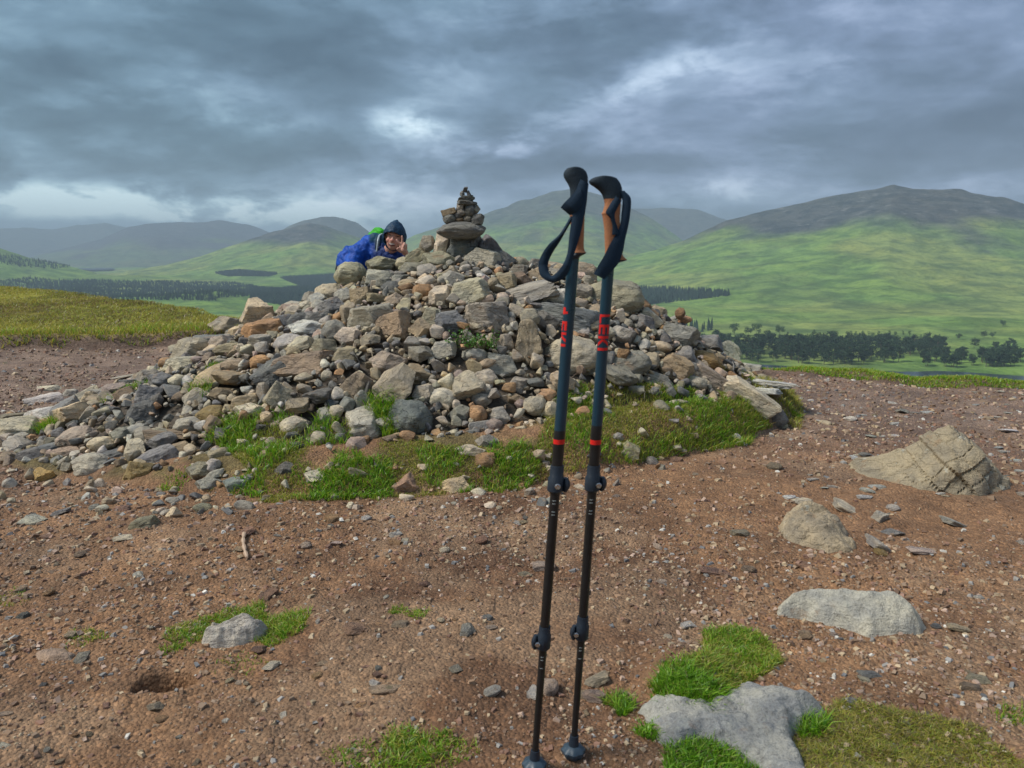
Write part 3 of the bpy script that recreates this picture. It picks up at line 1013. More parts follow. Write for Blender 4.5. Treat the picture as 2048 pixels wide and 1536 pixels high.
tag(tiny, 'tiny pebble stack behind the left walking pole on the cairn', 'stone stack')
for (px, py, wp, hp, kd, tn) in [(1166, 573, 13, 5, 'slab', 'gray'), (1166, 568, 9, 5, 'cobble', 'brown'), (1165, 563.5, 5, 5, 'cobble', 'brown')]:
    d = direction(px, py)
    photo_stone('stone', tiny, Pt, (px, py, wp, hp, kd, tn, 0), push=0.0, at=(d * tt_ + np.array([0, 0, CAMZ]), tt_))

TURF_POLY = [(1110, 825), (1150, 800), (1220, 792), (1330, 790), (1400, 795), (1470, 830), (1500, 860), (1500, 890), (1380, 905), (1250, 935), (1150, 955),
             (1060, 975), (850, 995), (640, 1010), (440, 1010), (420, 985), (520, 960), (470, 930), (425, 880), (440, 850), (560, 830), (640, 800), (700, 820), (770, 800), (870, 895),
             (1000, 905), (1060, 870), (1100, 860)]


def slope_normal(x, y):
    e = 0.03
    gx_ = (core(x + e, y) - core(x - e, y)) / (2 * e)
    gy_ = (core(x, y + e) - core(x, y - e)) / (2 * e)
    n = np.stack([-gx_, -gy_, np.ones_like(gx_)], -1)
    return n / np.linalg.norm(n, axis=-1)[..., None]


def scatter_cairn(count, rmin, rmax, fill, tries, turf_keep=0.06, grow=1.0, power=2.2):
    """positions of stones lying on the heap that do not collide with those already there"""
    out = []
    pl = np.array(placed) if placed else np.zeros((0, 4))
    xs = rng.uniform(CX - 3.2, CX + 2.5, tries); ys = rng.uniform(CY - 2.9, CY + 2.4, tries)
    rr, R, S, zs, e = cairn_polar(xs, ys)
    ok = rr < R * grow
    xs, ys = xs[ok], ys[ok]
    zs_ = core(xs, ys)
    px, py, _ = proj(np.stack([xs, ys, zs_], -1))
    tf = inpoly(px, py, TURF_POLY)
    vis = (ys < CY + 0.7)
    N = slope_normal(xs, ys)
    for i in range(len(xs)):
        if len(out) >= count:
            break
        if tf[i] and rng.random() > turf_keep:
            continue
        if not vis[i] and rng.random() > 0.45:
            continue
        r = rmin + (rmax - rmin) * rng.random() ** power
        p = np.array([xs[i], ys[i], zs_[i]])
        if len(pl):
            dd_ = np.sqrt(((pl[:, :3] - p) ** 2).sum(1)) - (pl[:, 3] + r) * fill
            if dd_.min() < 0:
                continue
        pl = np.vstack([pl, [*p, r]])
        out.append((p, r, N[i]))
    placed.extend([(*p, r) for p, r, _ in out])
    return out


n_parts = 300 - 1 - len(KEY) - len(UPPER)
for p, r, n in scatter_cairn(n_parts, 0.055, 0.125, 0.84, 12000, 0.05):
    kind = random.choice(['angular', 'angular', 'block', 'block', 'slab', 'cobble', 'wedge', 'wedge'])
    q = Vector((n[0] * .7, n[1] * .7, n[2])).normalized().to_track_quat('Z', 'Y').to_matrix().to_4x4()
    m = q @ Euler((random.uniform(-.4, .4), random.uniform(-.4, .4), random.uniform(0, 6.28))).to_matrix().to_4x4()
    fl = random.uniform(.35, .6) if kind == 'slab' else random.uniform(.6, .95)
    stone('stone', cairn, CB, p + n * r * 0.15, (2.2 * r * random.uniform(.95, 1.35), 2.1 * r, 2.1 * r * fl), m.to_euler(),
          tone(random.choice(TONES_FILL)), kind)


def hull_rock(seed, n):
    """a small angular stone: hull of a few points"""
    r = np.random.default_rng(seed)
    P = r.normal(size=(n, 3)); P /= np.linalg.norm(P, axis=1)[:, None]
    P = P * r.uniform(.85, 1.1, (n, 1))
    bm = bmesh.new()
    for p in P:
        bm.verts.new(p)
    h = bmesh.ops.convex_hull(bm, input=bm.verts)
    for v in [v for v in bm.verts if not v.link_faces]:
        bm.verts.remove(v)
    bmesh.ops.bevel(bm, geom=list(bm.edges), offset=.10, segments=1, affect='EDGES', profile=.5)
    bmesh.ops.triangulate(bm, faces=bm.faces)
    bm.verts.index_update()
    V = np.array([v.co[:] for v in bm.verts]); Fc = np.array([[v.index for v in f.verts] for f in bm.faces])
    bm.free()
    lo, hi = V.min(0), V.max(0)
    return (V - (lo + hi) / 2) / (hi - lo), Fc


# the many smaller stones between them, and the heap they lie on
def rock_cloud(items, sub, flat=False, kinds=('angular', 'block', 'cobble', 'wedge'), variants=5, tones=TONES_FILL, embed=0.1, stretch=(0.55, 1.35)):
    """one mesh of many small stones: items are (position, radius, normal)"""
    bank_ = [hull_rock(900 + 31 * i + j, 9 + (i * 3 + j) % 8) for i in range(6) for j in range(variants)]
    Vs, Fs, Cs = [], [], []
    off = 0
    for (p, r, n) in items:
        P, Fc = bank_[rng.integers(len(bank_))]
        S = np.array([rng.uniform(.95, stretch[1]), rng.uniform(.85, 1.1), rng.uniform(stretch[0], 1.0)]) * 2.05 * r
        a, b, c = rng.uniform(-.5, .5), rng.uniform(-.5, .5), rng.uniform(0, 6.28)
        Rm = np.array(Vector((n[0] * .7, n[1] * .7, n[2])).to_track_quat('Z', 'Y').to_matrix()) @ np.array(Euler((a, b, c)).to_matrix())
        Vs.append((P * S) @ Rm.T + p + np.asarray(n) * r * embed)
        Fs.append(Fc + off)
        Cs.append(np.repeat([tone(tones[rng.integers(len(tones))])[:3]], len(P), 0) * .84)
        off += len(P)
    return np.vstack(Vs), np.vstack(Fs), np.vstack(Cs)


small = scatter_cairn(4300, 0.012, 0.055, 0.68, 90000, 0.20, 1.06, 1.5)
V, Fc, C = rock_cloud(small, 3)
me = mesh_np('small_stones', V - np.array(CB), Fc, C, [M_ROCKA], False)
so = tag(obj('small_stones', me, cairn), kind='stuff')
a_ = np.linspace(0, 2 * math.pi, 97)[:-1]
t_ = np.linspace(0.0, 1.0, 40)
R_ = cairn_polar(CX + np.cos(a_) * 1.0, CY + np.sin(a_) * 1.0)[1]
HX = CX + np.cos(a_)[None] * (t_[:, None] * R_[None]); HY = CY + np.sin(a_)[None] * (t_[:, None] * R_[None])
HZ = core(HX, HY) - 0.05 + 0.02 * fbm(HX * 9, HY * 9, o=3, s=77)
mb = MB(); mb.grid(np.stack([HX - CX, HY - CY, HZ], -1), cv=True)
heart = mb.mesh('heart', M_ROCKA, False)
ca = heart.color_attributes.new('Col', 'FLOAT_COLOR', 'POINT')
ca.data.foreach_set('color', np.tile(np.array([.085, .068, .05, 1], np.float32), len(heart.vertices)))  # soil tone deepened to paint shade into the gaps between stones
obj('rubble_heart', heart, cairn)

# ------------------------------------------------------------------ boulders lying in the gravel
def px_world(pts):
    return [tuple(ground_hit(u, v)[0][:2]) for u, v in pts]


def outline_boulder(label, pts, height, edge, color, seed, tilt=(0, 0), rough=0.012, strata=0.0, n=110, dent=None, mat=None):
    """a half buried boulder: footprint on the ground, domed and uneven top"""
    poly = px_world(pts)
    a = np.array(poly)
    lo, hi = a.min(0) - 0.02, a.max(0) + 0.02
    cx, cy = a.mean(0)
    nx = n; ny = max(30, int(n * (hi[1] - lo[1]) / (hi[0] - lo[0])))
    X, Y = np.meshgrid(np.linspace(lo[0], hi[0], nx), np.linspace(lo[1], hi[1], ny))
    wob = 0.012 * fbm(X * 14, Y * 14, o=3, s=seed)
    d = polydist(X, Y, poly) + wob
    g = plateau(X, Y)
    top = height * (1 - np.exp(-np.clip(d, 0, None) / edge)) * (1 + 0.0)
    top = top + (tilt[0] * (X - cx) + tilt[1] * (Y - cy)) * sstep(0, edge * 2, d)
    top = top + rough * fbm(X * 9, Y * 9, o=4, s=seed + 1) * sstep(0, edge, d)
    if strata:
        q = fbm(X * 4 + Y * 9, Y * 30 - X * 8, o=4, s=seed + 2)
        top = top + strata * q * sstep(0, edge, d)
    if dent:
        for (u, v, rad, dep) in dent:
            P = ground_hit(u, v)[0]
            top = top - dep * np.exp(-((X - P[0]) ** 2 + (Y - P[1]) ** 2) / rad ** 2)
    Z = g + np.where(d > 0, top, d * 2.0) - 0.004
    V = np.stack([X, Y, Z], -1).reshape(-1, 3)
    keep = (d > -0.025)
    id_ = np.arange(nx * ny).reshape(ny, nx)
    q = np.stack([id_[:-1, :-1], id_[:-1, 1:], id_[1:, 1:], id_[1:, :-1]], -1).reshape(-1, 4)
    kq = (keep[:-1, :-1] & keep[:-1, 1:] & keep[1:, 1:] & keep[1:, :-1]).reshape(-1)
    q = q[kq]
    used = np.unique(q)
    remap = np.zeros(nx * ny, int); remap[used] = np.arange(len(used))
    base = np.array([cx, cy, 0.0])
    me = mesh_np('boulder', V[used] - base, remap[q], np.repeat([TONE[color] if isinstance(color, str) else color], len(used), 0), [mat or M_BOULDER], True)
    # close it underneath so that it is a solid
    bm = bmesh.new(); bm.from_mesh(me)
    edges = [e for e in bm.edges if e.is_boundary]
    ex = bmesh.ops.extrude_edge_only(bm, edges=edges)
    vs = [v for v in ex['geom'] if isinstance(v, bmesh.types.BMVert)]
    for v in vs:
        v.co.z = -0.12
    bmesh.ops.contextual_create(bm, geom=[e for e in ex['geom'] if isinstance(e, bmesh.types.BMEdge)])
    bm.to_mesh(me); bm.free()
    me.set_sharp_from_angle(angle=math.radians(50))
    o = tag(obj('boulder', me, None, tuple(base)), label, 'boulder')
    return o, poly


M_BOULDER = rock_material('boulder_rock', True, 4.5, 0.55, 0.15)
M_BOULDER2 = rock_material('lichen_rock', True, 3.2, 0.75, 0.5, 0.05)
BOULDERS = []
o, pl_ = outline_boulder('smooth pale grey boulder half sunk in the gravel on the right',
                         [(1550, 1220), (1562, 1212), (1620, 1212), (1720, 1216), (1792, 1222), (1838, 1238), (1868, 1260), (1840, 1272), (1745, 1274), (1680, 1258), (1605, 1242), (1560, 1230)],
                         0.135, 0.060, (.47, .455, .39), 301, tilt=(0, 0.20), rough=0.003, strata=0.0015, dent=[(1760, 1205, .008, .012)])
BOULDERS.append(pl_)
o, pl_ = outline_boulder('grey branching slab of bedrock in the foreground between turf clumps',
                         [(1278, 1425), (1300, 1392), (1345, 1390), (1420, 1408), (1462, 1385), (1490, 1372), (1565, 1385), (1628, 1405), (1648, 1430), (1610, 1462), (1578, 1478),
                          (1588, 1500), (1612, 1545), (1640, 1600), (1560, 1600), (1500, 1540), (1450, 1500), (1400, 1490), (1350, 1505), (1322, 1490), (1300, 1450)],
                         0.045, 0.024, (.37, .37, .35), 302, tilt=(0.03, 0.02), rough=0.006, strata=0.006, n=190)
BOULDERS.append(pl_)
SLAB_POLY = pl_
o, pl_ = outline_boulder('brown creased rock with a hollow top between boulder and white slab',
                         [(1556, 1062), (1570, 1044), (1610, 1036), (1660, 1038), (1690, 1060), (1714, 1098), (1700, 1104), (1655, 1108), (1600, 1090), (1565, 1076)],
                         0.085, 0.035, (.39, .32, .22), 303, tilt=(-0.05, 0.15), rough=0.010, strata=0.012, dent=[(1625, 1060, .05, .035), (1690, 1085, .03, .02)], mat=M_BOULDER2)
BOULDERS.append(pl_)
o, pl_ = outline_boulder('rough pale rock with grass round it in the left foreground',
                         [(410, 1272), (422, 1258), (455, 1250), (500, 1254), (530, 1266), (522, 1282), (490, 1292), (470, 1300), (430, 1298), (412, 1288)],
                         0.05, 0.02, (.50, .46, .40), 304, rough=0.02, strata=0.022)
BOULDERS.append(pl_)
o, pl_ = outline_boulder('flat tan stone lying beside the burrow in the left foreground',
                         [(68, 1312), (90, 1304), (130, 1300), (155, 1308), (140, 1320), (100, 1324), (72, 1324)], 0.022, 0.012, (.44, .31, .22), 305, rough=0.006)
BOULDERS.append(pl_)

# the tall fractured boulder on the right
D5, F5 = ico(6)
N_ = np.array([[-.55, -.25, .80], [.55, -.15, .82], [.1, -.80, .62], [-.35, -.80, .48], [.62, -.70, .35], [.1, .85, .52], [-.95, -.1, .35], [.95, 0, .3], [0, 0, -1.0], [-.05, -.55, .83]], float)
N_ /= np.linalg.norm(N_, axis=1)[:, None]
ds_ = np.array([.50, .64, .74, .80, .82, .80, 1.30, 1.05, .3, .62])
dots = np.clip(D5 @ N_.T, 0, None) / ds_
rad = 1 / np.maximum((dots ** 30).sum(1), 1e-9) ** (1 / 30)
P5 = D5 * rad[:, None]
def ledge(u, seed):
    """steps of uneven height with short risers"""
    f = np.floor(u)
    k = f.astype(np.int64)
    w_ = sstep(.86, 1.0, u - f)
    return _h(k, 0, 0, seed) * (1 - w_) + _h(k + 1, 0, 0, seed) * w_


wv_ = .25 * vnoise(P5[:, 0] * 2, P5[:, 2] * 2, s=9)
stepv = .75 * ledge(P5[:, 0] * 2.3 + P5[:, 2] * 2.4 + wv_, 5) + .6 * ledge(P5[:, 2] * 3.0 - P5[:, 0] * 1.9 + P5[:, 1] * .6 + wv_, 11) + .3 * ledge(P5[:, 0] * 5.0 - P5[:, 2] * 2.0 + 2 * wv_, 17)
def groove(u):
    f = u - np.floor(u)
    return np.exp(-((f - .93) / .035) ** 2)


stepv = stepv + .42 * np.maximum(groove(P5[:, 0] * 2.3 + P5[:, 2] * 2.4 + wv_), groove(P5[:, 2] * 3.0 - P5[:, 0] * 1.9 + P5[:, 1] * .6 + wv_))
nrm = P5 / np.linalg.norm(P5, axis=1)[:, None]
P5 = P5 * (1 - 0.17 * stepv[:, None]) + nrm * (0.016 * fbm(P5[:, 0] * 5, P5[:, 1] * 5, P5[:, 2] * 5, o=3, s=6))[:, None]
lo_, hi_ = P5.min(0), P5.max(0)
P5 = (P5 - (lo_ + hi_) / 2) / (hi_ - lo_)
gA, gB = ground_hit(1728, 960)[0], ground_hit(2022, 995)[0]
bc = (gA + gB) / 2 + np.array([0.055, 0.10, 0])
wid = np.linalg.norm((gB - gA)[:2]) * 1.12
me = mesh_np('boulder', P5 * np.array([wid, .46, .35]), F5, np.repeat([(.36, .305, .21)], len(P5), 0), [M_BOULDER2], True)
me.set_sharp_from_angle(angle=math.radians(28))
ob = obj('boulder', me, None, (bc[0], bc[1], 0.105))
ob.rotation_euler = (0, 0.05, -0.12)
tag(ob, 'large fractured yellow brown boulder with lichen on the right', 'boulder')
BOULDERS.append(px_world([(1722, 965), (1760, 925), (1990, 935), (2024, 1000), (1880, 985), (1780, 970)]))


# ------------------------------------------------------------------ single loose stones on the gravel
def lay_stone(px, py, wpx, hpx, kind, tn, roll=0, label=None, group=None, parent=None, name='loose_stone'):
    P, t = ground_hit(px, py + hpx * .3)
    dep = float(proj(P)[2][0])
    wm, hm = wpx * dep / F, hpx * dep / F
    el = max(0.25, math.atan2(CAMZ - P[2], math.hypot(P[0], P[1])))
    flat = hpx < wpx * .55
    hh = hm * (.55 if flat else .75)
    dm = min(wm * 1.0, max(hm * .6 / math.sin(el), wm * .45))
    o = stone(name, parent, (0, 0, 0), (P[0], P[1] + dm * .1, P[2] + hh * .22), (wm, dm, hh),
              Euler((random.uniform(-.1, .1), math.radians(-roll) + random.uniform(-.06, .06), math.radians(roll) * .5 + random.uniform(-.2, .2))), tone(tn), kind)
    if label:
        tag(o, label, 'stone', group)
    return o


LOOSE = [
    (984, 1381, 40, 24, 'round', 'gray', 20, 'small smooth grey stone left of the left walking pole'),
    (1100, 1370, 38, 50, 'cobble', 'pink', 0, 'pinkish stone sunk in the gravel between the two pole shafts'),
    (1192, 1357, 54, 30, 'angular', 'beige', 10, 'pale broken stone just right of the right pole shaft'),
    (1188, 1390, 56, 32, 'angular', 'pink', -10, 'pinkish broken stone right of the right pole above its basket'),
    (708, 1255, 46, 30, 'wedge', 'red', 0, 'reddish brown pointed stone in the middle of the gravel'),
    (1743, 1347, 56, 16, 'slab', 'slate', -10, 'thin dark slate sliver below the smooth pale boulder'),
    (1944, 1372, 44, 20, 'slab', 'brown', -6, 'dark flat brown stone near the lower right corner'),
    (1482, 1064, 38, 20, 'block', 'olive', 0, 'small squared olive stone left of the creased rock'),
    (1766, 1105, 34, 20, 'round', 'ochre', -20, 'small yellow stone beside the creased rock'),
    (1765, 1090, 62, 34, 'slab', 'gray', -28, 'grey curved flake standing over the small yellow stone'),
    (1697, 1015, 60, 26, 'slab', 'beige', -20, 'pale tilted flake above the creased rock'),
    (1605, 1000, 46, 20, 'angular', 'beige', 0, 'beige flat stone above left of the creased rock'),
    (1760, 1030, 32, 28, 'wedge', 'gray', 20, 'small grey standing flake right of the pale tilted flake'),
    (1787, 1014, 28, 18, 'round', 'pale', 0, 'small pale stone under the fractured boulder'),
    (1612, 1128, 38, 20, 'angular', 'red', 0, 'dark red stone below the creased rock'),
    (1497, 1137, 32, 18, 'cobble', 'brown', 0, 'rounded dark brown stone left of the dark red one'),
    (1550, 931, 32, 18, 'cobble', 'brown', 0, 'round brown stone lying on the gravel just right of the cairn'),
    (1916, 1254, 48, 16, 'slab', 'tan', -8, 'flat tan stone right of the smooth pale boulder'),
    (1845, 1100, 70, 18, 'slab', 'pink', -8, 'long pinkish slab right of the creased rock'),
    (1915, 1045, 60, 22, 'slab', 'gray', -20, 'grey tilted slab in front of the fractured boulder'),
    (1860, 824, 34, 8, 'slab', 'white', 0, 'white sliver on the gravel behind the fractured boulder'),
    (1716, 916, 30, 12, 'slab', 'white', -15, 'white flake left of the fractured boulder'),
    (2020, 860, 42, 8, 'slab', 'white', -4, 'white sliver at the right edge of the gravel'),
    (245, 1074, 50, 18, 'angular', 'beige', 4, 'pale beige flat stone on the gravel below the ochre block'),
    (286, 1044, 54, 30, 'slab', 'olive', 10, 'olive grey wedge half sunk below the left apron of the cairn'),
    (62, 1040, 50, 22, 'slab', 'gray', 0, 'grey flat stone half sunk at the left edge'),
    (118, 1022, 40, 18, 'angular', 'slate', 14, 'dark slate splinter near the left edge'),
    (405, 1014, 38, 26, 'cobble', 'olive', 0, 'small lumpy grey stone below the squared grey one'),
    (248, 1016, 24, 18, 'cobble', 'red', 0, 'small round dark red stone under the cairn apron'),
    (188, 1014, 26, 16, 'angular', 'gray', 0, 'small grey stone under the cairn apron at the left'),
    (160, 1108, 26, 16, 'cobble', 'brown', 0, 'small dark brown stone in the left gravel'),
    (97, 1184, 24, 18, 'cobble', 'orange', 20, 'small rusty stone in the left gravel'),
    (46, 1230, 26, 18, 'angular', 'dark', 0, 'small blackish stone near the left edge'),
    (963, 1078, 28, 22, 'cobble', 'red', 20, 'small purple brown pebble left of the left pole'),
    (888, 1099, 24, 18, 'cobble', 'beige', 10, 'small knobbly beige pebble in the middle gravel'),
    (612, 1089, 24, 18, 'cobble', 'pink', 0, 'small pink pebble right of the stick'),
    (645, 1325, 26, 14, 'angular', 'brown', 0, 'dark brown stone left of the foreground middle'),
    (770, 1378, 70, 18, 'slab', 'brown', 4, 'long flat brown stone in the foreground middle'),
    (456, 1360, 26, 14, 'round', 'tan', 20, 'largest of three tan pebbles right of the burrow'),
    (478, 1365, 18, 12, 'round', 'pink', 0, 'middle of three tan pebbles right of the burrow'),
    (492, 1366, 12, 9, 'round', 'tan', 0, 'smallest of three tan pebbles right of the burrow'),
    (10, 1426, 30, 14, 'round', 'pink', 0, 'rounded stone cut by the left edge of the foreground'),
    (240, 754, 84, 10, 'slab', 'beige', 8, 'long thin pale slab on the gravel left of the cairn'),
    (1325, 1162, 28, 14, 'angular', 'pink', -8, 'small pale pink stone between poles and smooth boulder'),
    (1430, 1142, 66, 14, 'slab', 'red', -10, 'thin reddish flake between poles and creased rock'),
    (1955, 1193, 26, 14, 'angular', 'pale', 0, 'small pale stone at the right above the smooth boulder'),
    (1612, 1268, 30, 22, 'cobble', 'brown', 0, 'brown stone touching the left front of the smooth boulder'),
    (1874, 1252, 20, 16, 'cobble', 'dark', 0, 'dark pebble at the right tip of the smooth boulder'),
]
for l in LOOSE:
    lay_stone(*l[:7], label=l[7])

# the nearest of the nameless stones in the gravel are pieces of the ground, the rest is gravel
def free_ground(px, py, x, y):
    rr, R, S, zs, e = cairn_polar(x, y)
    ok = rr > S * 0.99
    for b in BOULDERS:
        ok &= polydist(x, y, b) < 0.004
    p = az_px(x, y)
    ok &= np.hypot(x, y) < np.interp(p, DE_X, DG_Y) + .02
    ok &= np.hypot(x - HOLE[0], (y - HOLE[1]) * 2) > .1
    return ok


def ground_points(n, rlo, rhi, power):
    az = np.radians(rng.uniform(-37, 37, n))
    r = rlo * (rhi / rlo) ** (rng.random(n) ** power)
    x, y = r * np.sin(az), r * np.cos(az)
    ok = free_ground(None, None, x, y)
    x, y, r = x[ok], y[ok], r[ok]
    return x, y, r


GT = ['brown', 'brown', 'red', 'red', 'tan', 'pink', 'beige', 'gray', 'slate', 'orange', 'pale']
x, y, r = ground_points(420, 1.15, 8.5, 0.9)
cl = fbm(x * 1.1, y * 1.1, o=3, s=140)
sel = np.nonzero(cl + rng.normal(size=len(x)) * .3 > -.15)[0][:200]
for i in sel:
    rad = (0.010 + 0.020 * rng.random() ** 2.5) * (r[i] / 3) ** .55
    stone('stone', GROUND, (0, 0, 0), (x[i], y[i], float(plateau(x[i:i + 1], y[i:i + 1])[0]) + rad * .12),
          (2.2 * rad * random.uniform(1, 1.6), 2.1 * rad, 1.4 * rad * random.uniform(.5, 1)), Euler((random.uniform(-.2, .2), random.uniform(-.2, .2), random.uniform(0, 6.3))),
          tone(random.choice(GT)), random.choice(['angular', 'slab', 'cobble', 'wedge']))

# wet slate flakes right of the cairn, their sky reflections painted as pale tones
for _ in range(46):
    u, v = random.uniform(1560, 2080), random.uniform(778, 1000)
    P = ground_hit(u, v)[0]
    if not free_ground(None, None, P[:1], P[1:2])[0]:
        continue
    rad = random.uniform(.018, .045)
    stone('stone', GROUND, (0, 0, 0), (P[0], P[1], P[2] + .004), (2 * rad, 1.1 * rad, .35 * rad), Euler((random.uniform(-.1, .1), random.uniform(-.1, .1), random.uniform(-.5, .5))),
          tone(random.choice(['white', 'pale', 'pale', 'beige', 'gray'])), 'slab')

# gravel
def gravel(n, rlo, rhi, power, smin, smax, gexp, white):
    x, y, r = ground_points(n, rlo, rhi, power)
    cl = fbm(x * .9, y * .9, o=3, s=150)
    keep = cl + rng.normal(size=len(x)) * .5 > -.42
    x, y, r = x[keep], y[keep], r[keep]
    n = len(x)
    z = plateau(x, y)
    size = smin + (smax - smin) * rng.random(n) ** 3.2
    size = size * (r / 2.2) ** gexp
    cube = np.array([[a, b, c] for a in (-1, 1) for b in (-1, 1) for c in (-1, 1)], float)
    faces = np.array([[0, 1, 3], [0, 3, 2], [4, 6, 7], [4, 7, 5], [0, 4, 5], [0, 5, 1], [2, 3, 7], [2, 7, 6], [0, 2, 6], [0, 6, 4], [1, 5, 7], [1, 7, 3]])
    V = cube[None] * rng.uniform(.45, 1.05, (n, 8, 3))
    V[:, :, 2] *= rng.uniform(.35, .85, (n, 1)); V[:, :, 0] *= rng.uniform(.9, 1.7, (n, 1))
    V[:, 1::2, :2] *= rng.uniform(.45, .9, (n, 1, 1))
    a = rng.uniform(0, 6.28, n); c, s = np.cos(a)[:, None], np.sin(a)[:, None]
    tl = rng.normal(size=(n, 1)) * .25
    X, Y, Z = V[..., 0], V[..., 1], V[..., 2]
    X, Z = X - tl * Z, Z + tl * X
    X, Y = c * X - s * Y, s * X + c * Y
    h = size[:, None] * .5
    V = np.stack([X * h + x[:, None], Y * h + y[:, None], Z * h + z[:, None] + h * .25], -1)
    pal = np.array([(.29, .20, .13), (.27, .15, .10), (.20, .12, .075), (.32, .20, .12), (.46, .35, .22), (.44, .31, .23), (.33, .31, .28), (.18, .18, .18), (.66, .62, .54)])
    pr = np.array([.19, .14, .19, .18, .14, .09, .05, .02, 0]); pr[8] = white; pr /= pr.sum()
    C = pal[rng.choice(len(pal), n, p=pr)] * rng.uniform(.7, 1.25, (n, 1))
    Fc = (faces[None] + (np.arange(n) * 8)[:, None, None]).reshape(-1, 3)
    return V.reshape(-1, 3), Fc, np.repeat(np.clip(C, 0, .8), 8, 0)


g1 = gravel(96000, 1.02, 10.6, 0.85, 0.0035, 0.019, 0.6, .014)
V, Fc, C = g1
tag(obj('gravel', mesh_np('gravel', V, Fc, C, [M_PEBBLE], False)), 'brown and white gravel strewn over the bare soil', 'gravel', kind='stuff')

# stones of a fist's size round the foot of the cairn
def foot_stones():
    out = []
    n = 700
    th = np.radians(rng.uniform(-178, -5, n))
    x0, y0 = CX + np.cos(th), CY + np.sin(th)
    S = cairn_polar(x0, y0)[2]
    rr = S * (0.93 + 0.26 * rng.random(n) ** 2)
    x, y = CX + np.cos(th) * rr, CY + np.sin(th) * rr
    px, py, _ = proj(np.stack([x, y, plateau(x, y)], -1))
    keep = (rng.random(n) < np.where(px < 520, .75, np.where(px < 1120, .4, .08)))
    for i in np.nonzero(keep)[0]:
        r = 0.012 + 0.030 * rng.random() ** 2
        out.append((np.array([x[i], y[i], float(plateau(x[i:i + 1], y[i:i + 1])[0])]), r, np.array([0, 0, 1.0])))
    return out


V, Fc, C = rock_cloud(foot_stones(), 3, embed=.15)
me = mesh_np('stones', V, Fc, C, [M_ROCKA], False)
tag(obj('scree', me), 'loose small stones strewn round the foot of the cairn', 'scree', kind='stuff')

# stick
mb = MB()
A = ground_hit(489, 1072)[0]; B = ground_hit(492, 1120)[0]
pts = catmull([A + [0, 0, .012], A * .66 + B * .34 + [-.006, 0, .014], A * .33 + B * .67 + [-.003, 0, .012], B + [.004, 0, .010]], 6)
rings = []
for i, p in enumerate(pts):
    rr = .0075 + .0025 * math.sin(i * 1.3)
    rings.append([p + rr * np.array([math.cos(a), 0, math.sin(a)]) for a in np.linspace(0, 2 * math.pi, 9)[:-1]])
mb.loft(rings)
tag(mb.build('stick', plain('bare_wood', (.50, .36, .25), .7, .3, nscale=90, namp=.4)), 'short bare weathered stick lying on the gravel', 'stick')

# ------------------------------------------------------------------ grass
G_LUSH = np.array([[.17, .39, .012], [.24, .46, .02], [.13, .31, .018], [.33, .50, .05]])
G_MOSS = np.array([[.40, .43, .045], [.48, .44, .075], [.31, .39, .04], [.50, .40, .12], [.24, .33, .035]])
G_DRY = np.array([[.34, .28, .13], [.26, .20, .09], [.22, .20, .06]])
G_OLIVE = np.array([[.42, .38, .06], [.50, .42, .08], [.31, .25, .06], [.54, .48, .09], [.31, .36, .05]])


def blades(P, h, wid, lean, pal, seg=2, dry=0.05):
    n = len(P)
    a = rng.uniform(0, 6.28, n)
    d = np.stack([np.cos(a), np.sin(a)], -1)
    b = rng.uniform(0, 6.28, n)
    sd = np.stack([np.cos(b), np.sin(b)], -1)
    h = h * rng.uniform(.45, 1.25, n)
    ln = lean * h * rng.uniform(.2, 1.6, n)
    wv = wid * rng.uniform(.6, 1.3, n)
    z0 = P[:, 2] - 0.004
    C = pal[rng.integers(len(pal), size=n)] * rng.uniform(.72, 1.25, (n, 1))
    dm = rng.random(n) < dry
    C[dm] = G_DRY[rng.integers(len(G_DRY), size=dm.sum())]
    base = np.stack([P[:, 0], P[:, 1], z0], -1)
    s3 = np.concatenate([sd * wv[:, None], np.zeros((n, 1))], -1)
    off = lambda f, u: np.concatenate([d * (ln * f)[:, None], (h * u)[:, None]], -1)
    if seg == 1:
        V = np.stack([base - s3, base + s3, base + off(1.0, 1.0)], 1)
        Fc = (np.array([[0, 1, 2]])[None] + (np.arange(n) * 3)[:, None, None]).reshape(-1, 3)
        return V.reshape(-1, 3), Fc, np.repeat(C, 3, 0)
    V = np.stack([base - s3, base + s3, base + off(.3, .6) - s3 * .75, base + off(.3, .6) + s3 * .75, base + off(1.0, .92)], 1)
    Fc = (np.array([[0, 1, 3], [0, 3, 2], [2, 3, 4]])[None] + (np.arange(n) * 5)[:, None, None]).reshape(-1, 3)
    return V.reshape(-1, 3), Fc, np.repeat(C, 5, 0)


def join(parts):
    Vs, Fs, Cs, o = [], [], [], 0
    for V, Fc, C in parts:
        Vs.append(V); Fs.append(Fc + o); Cs.append(C); o += len(V)
    return np.vstack(Vs), np.vstack(Fs), np.vstack(Cs)


def grass_object(parts, label):
    V, Fc, C = join(parts)
    return tag(obj('grass', mesh_np('grass', V, Fc, C, [M_GRASS], False)), label, 'grass', kind='stuff')


def poly_points(poly_px, n, surf=plateau, patch=None, seed=0, soft=0.0):
    W = np.array([hit(u, v, surf)[0][:2] for u, v in poly_px])
    lo, hi = W.min(0) - .05, W.max(0) + .05
    x = rng.uniform(lo[0], hi[0], n); y = rng.uniform(lo[1], hi[1], n)
    sd_ = polydist(x, y, [tuple(w_) for w_ in W])
    k = sd_ + soft * fbm(x * 7, y * 7, o=3, s=seed + 5) > 0
    if patch is not None:
        k &= fbm(x * patch[0], y * patch[0], o=3, s=seed) + rng.normal(size=n) * .12 > patch[1]
    x, y = x[k], y[k]
    return np.stack([x, y, surf(x, y)], -1)


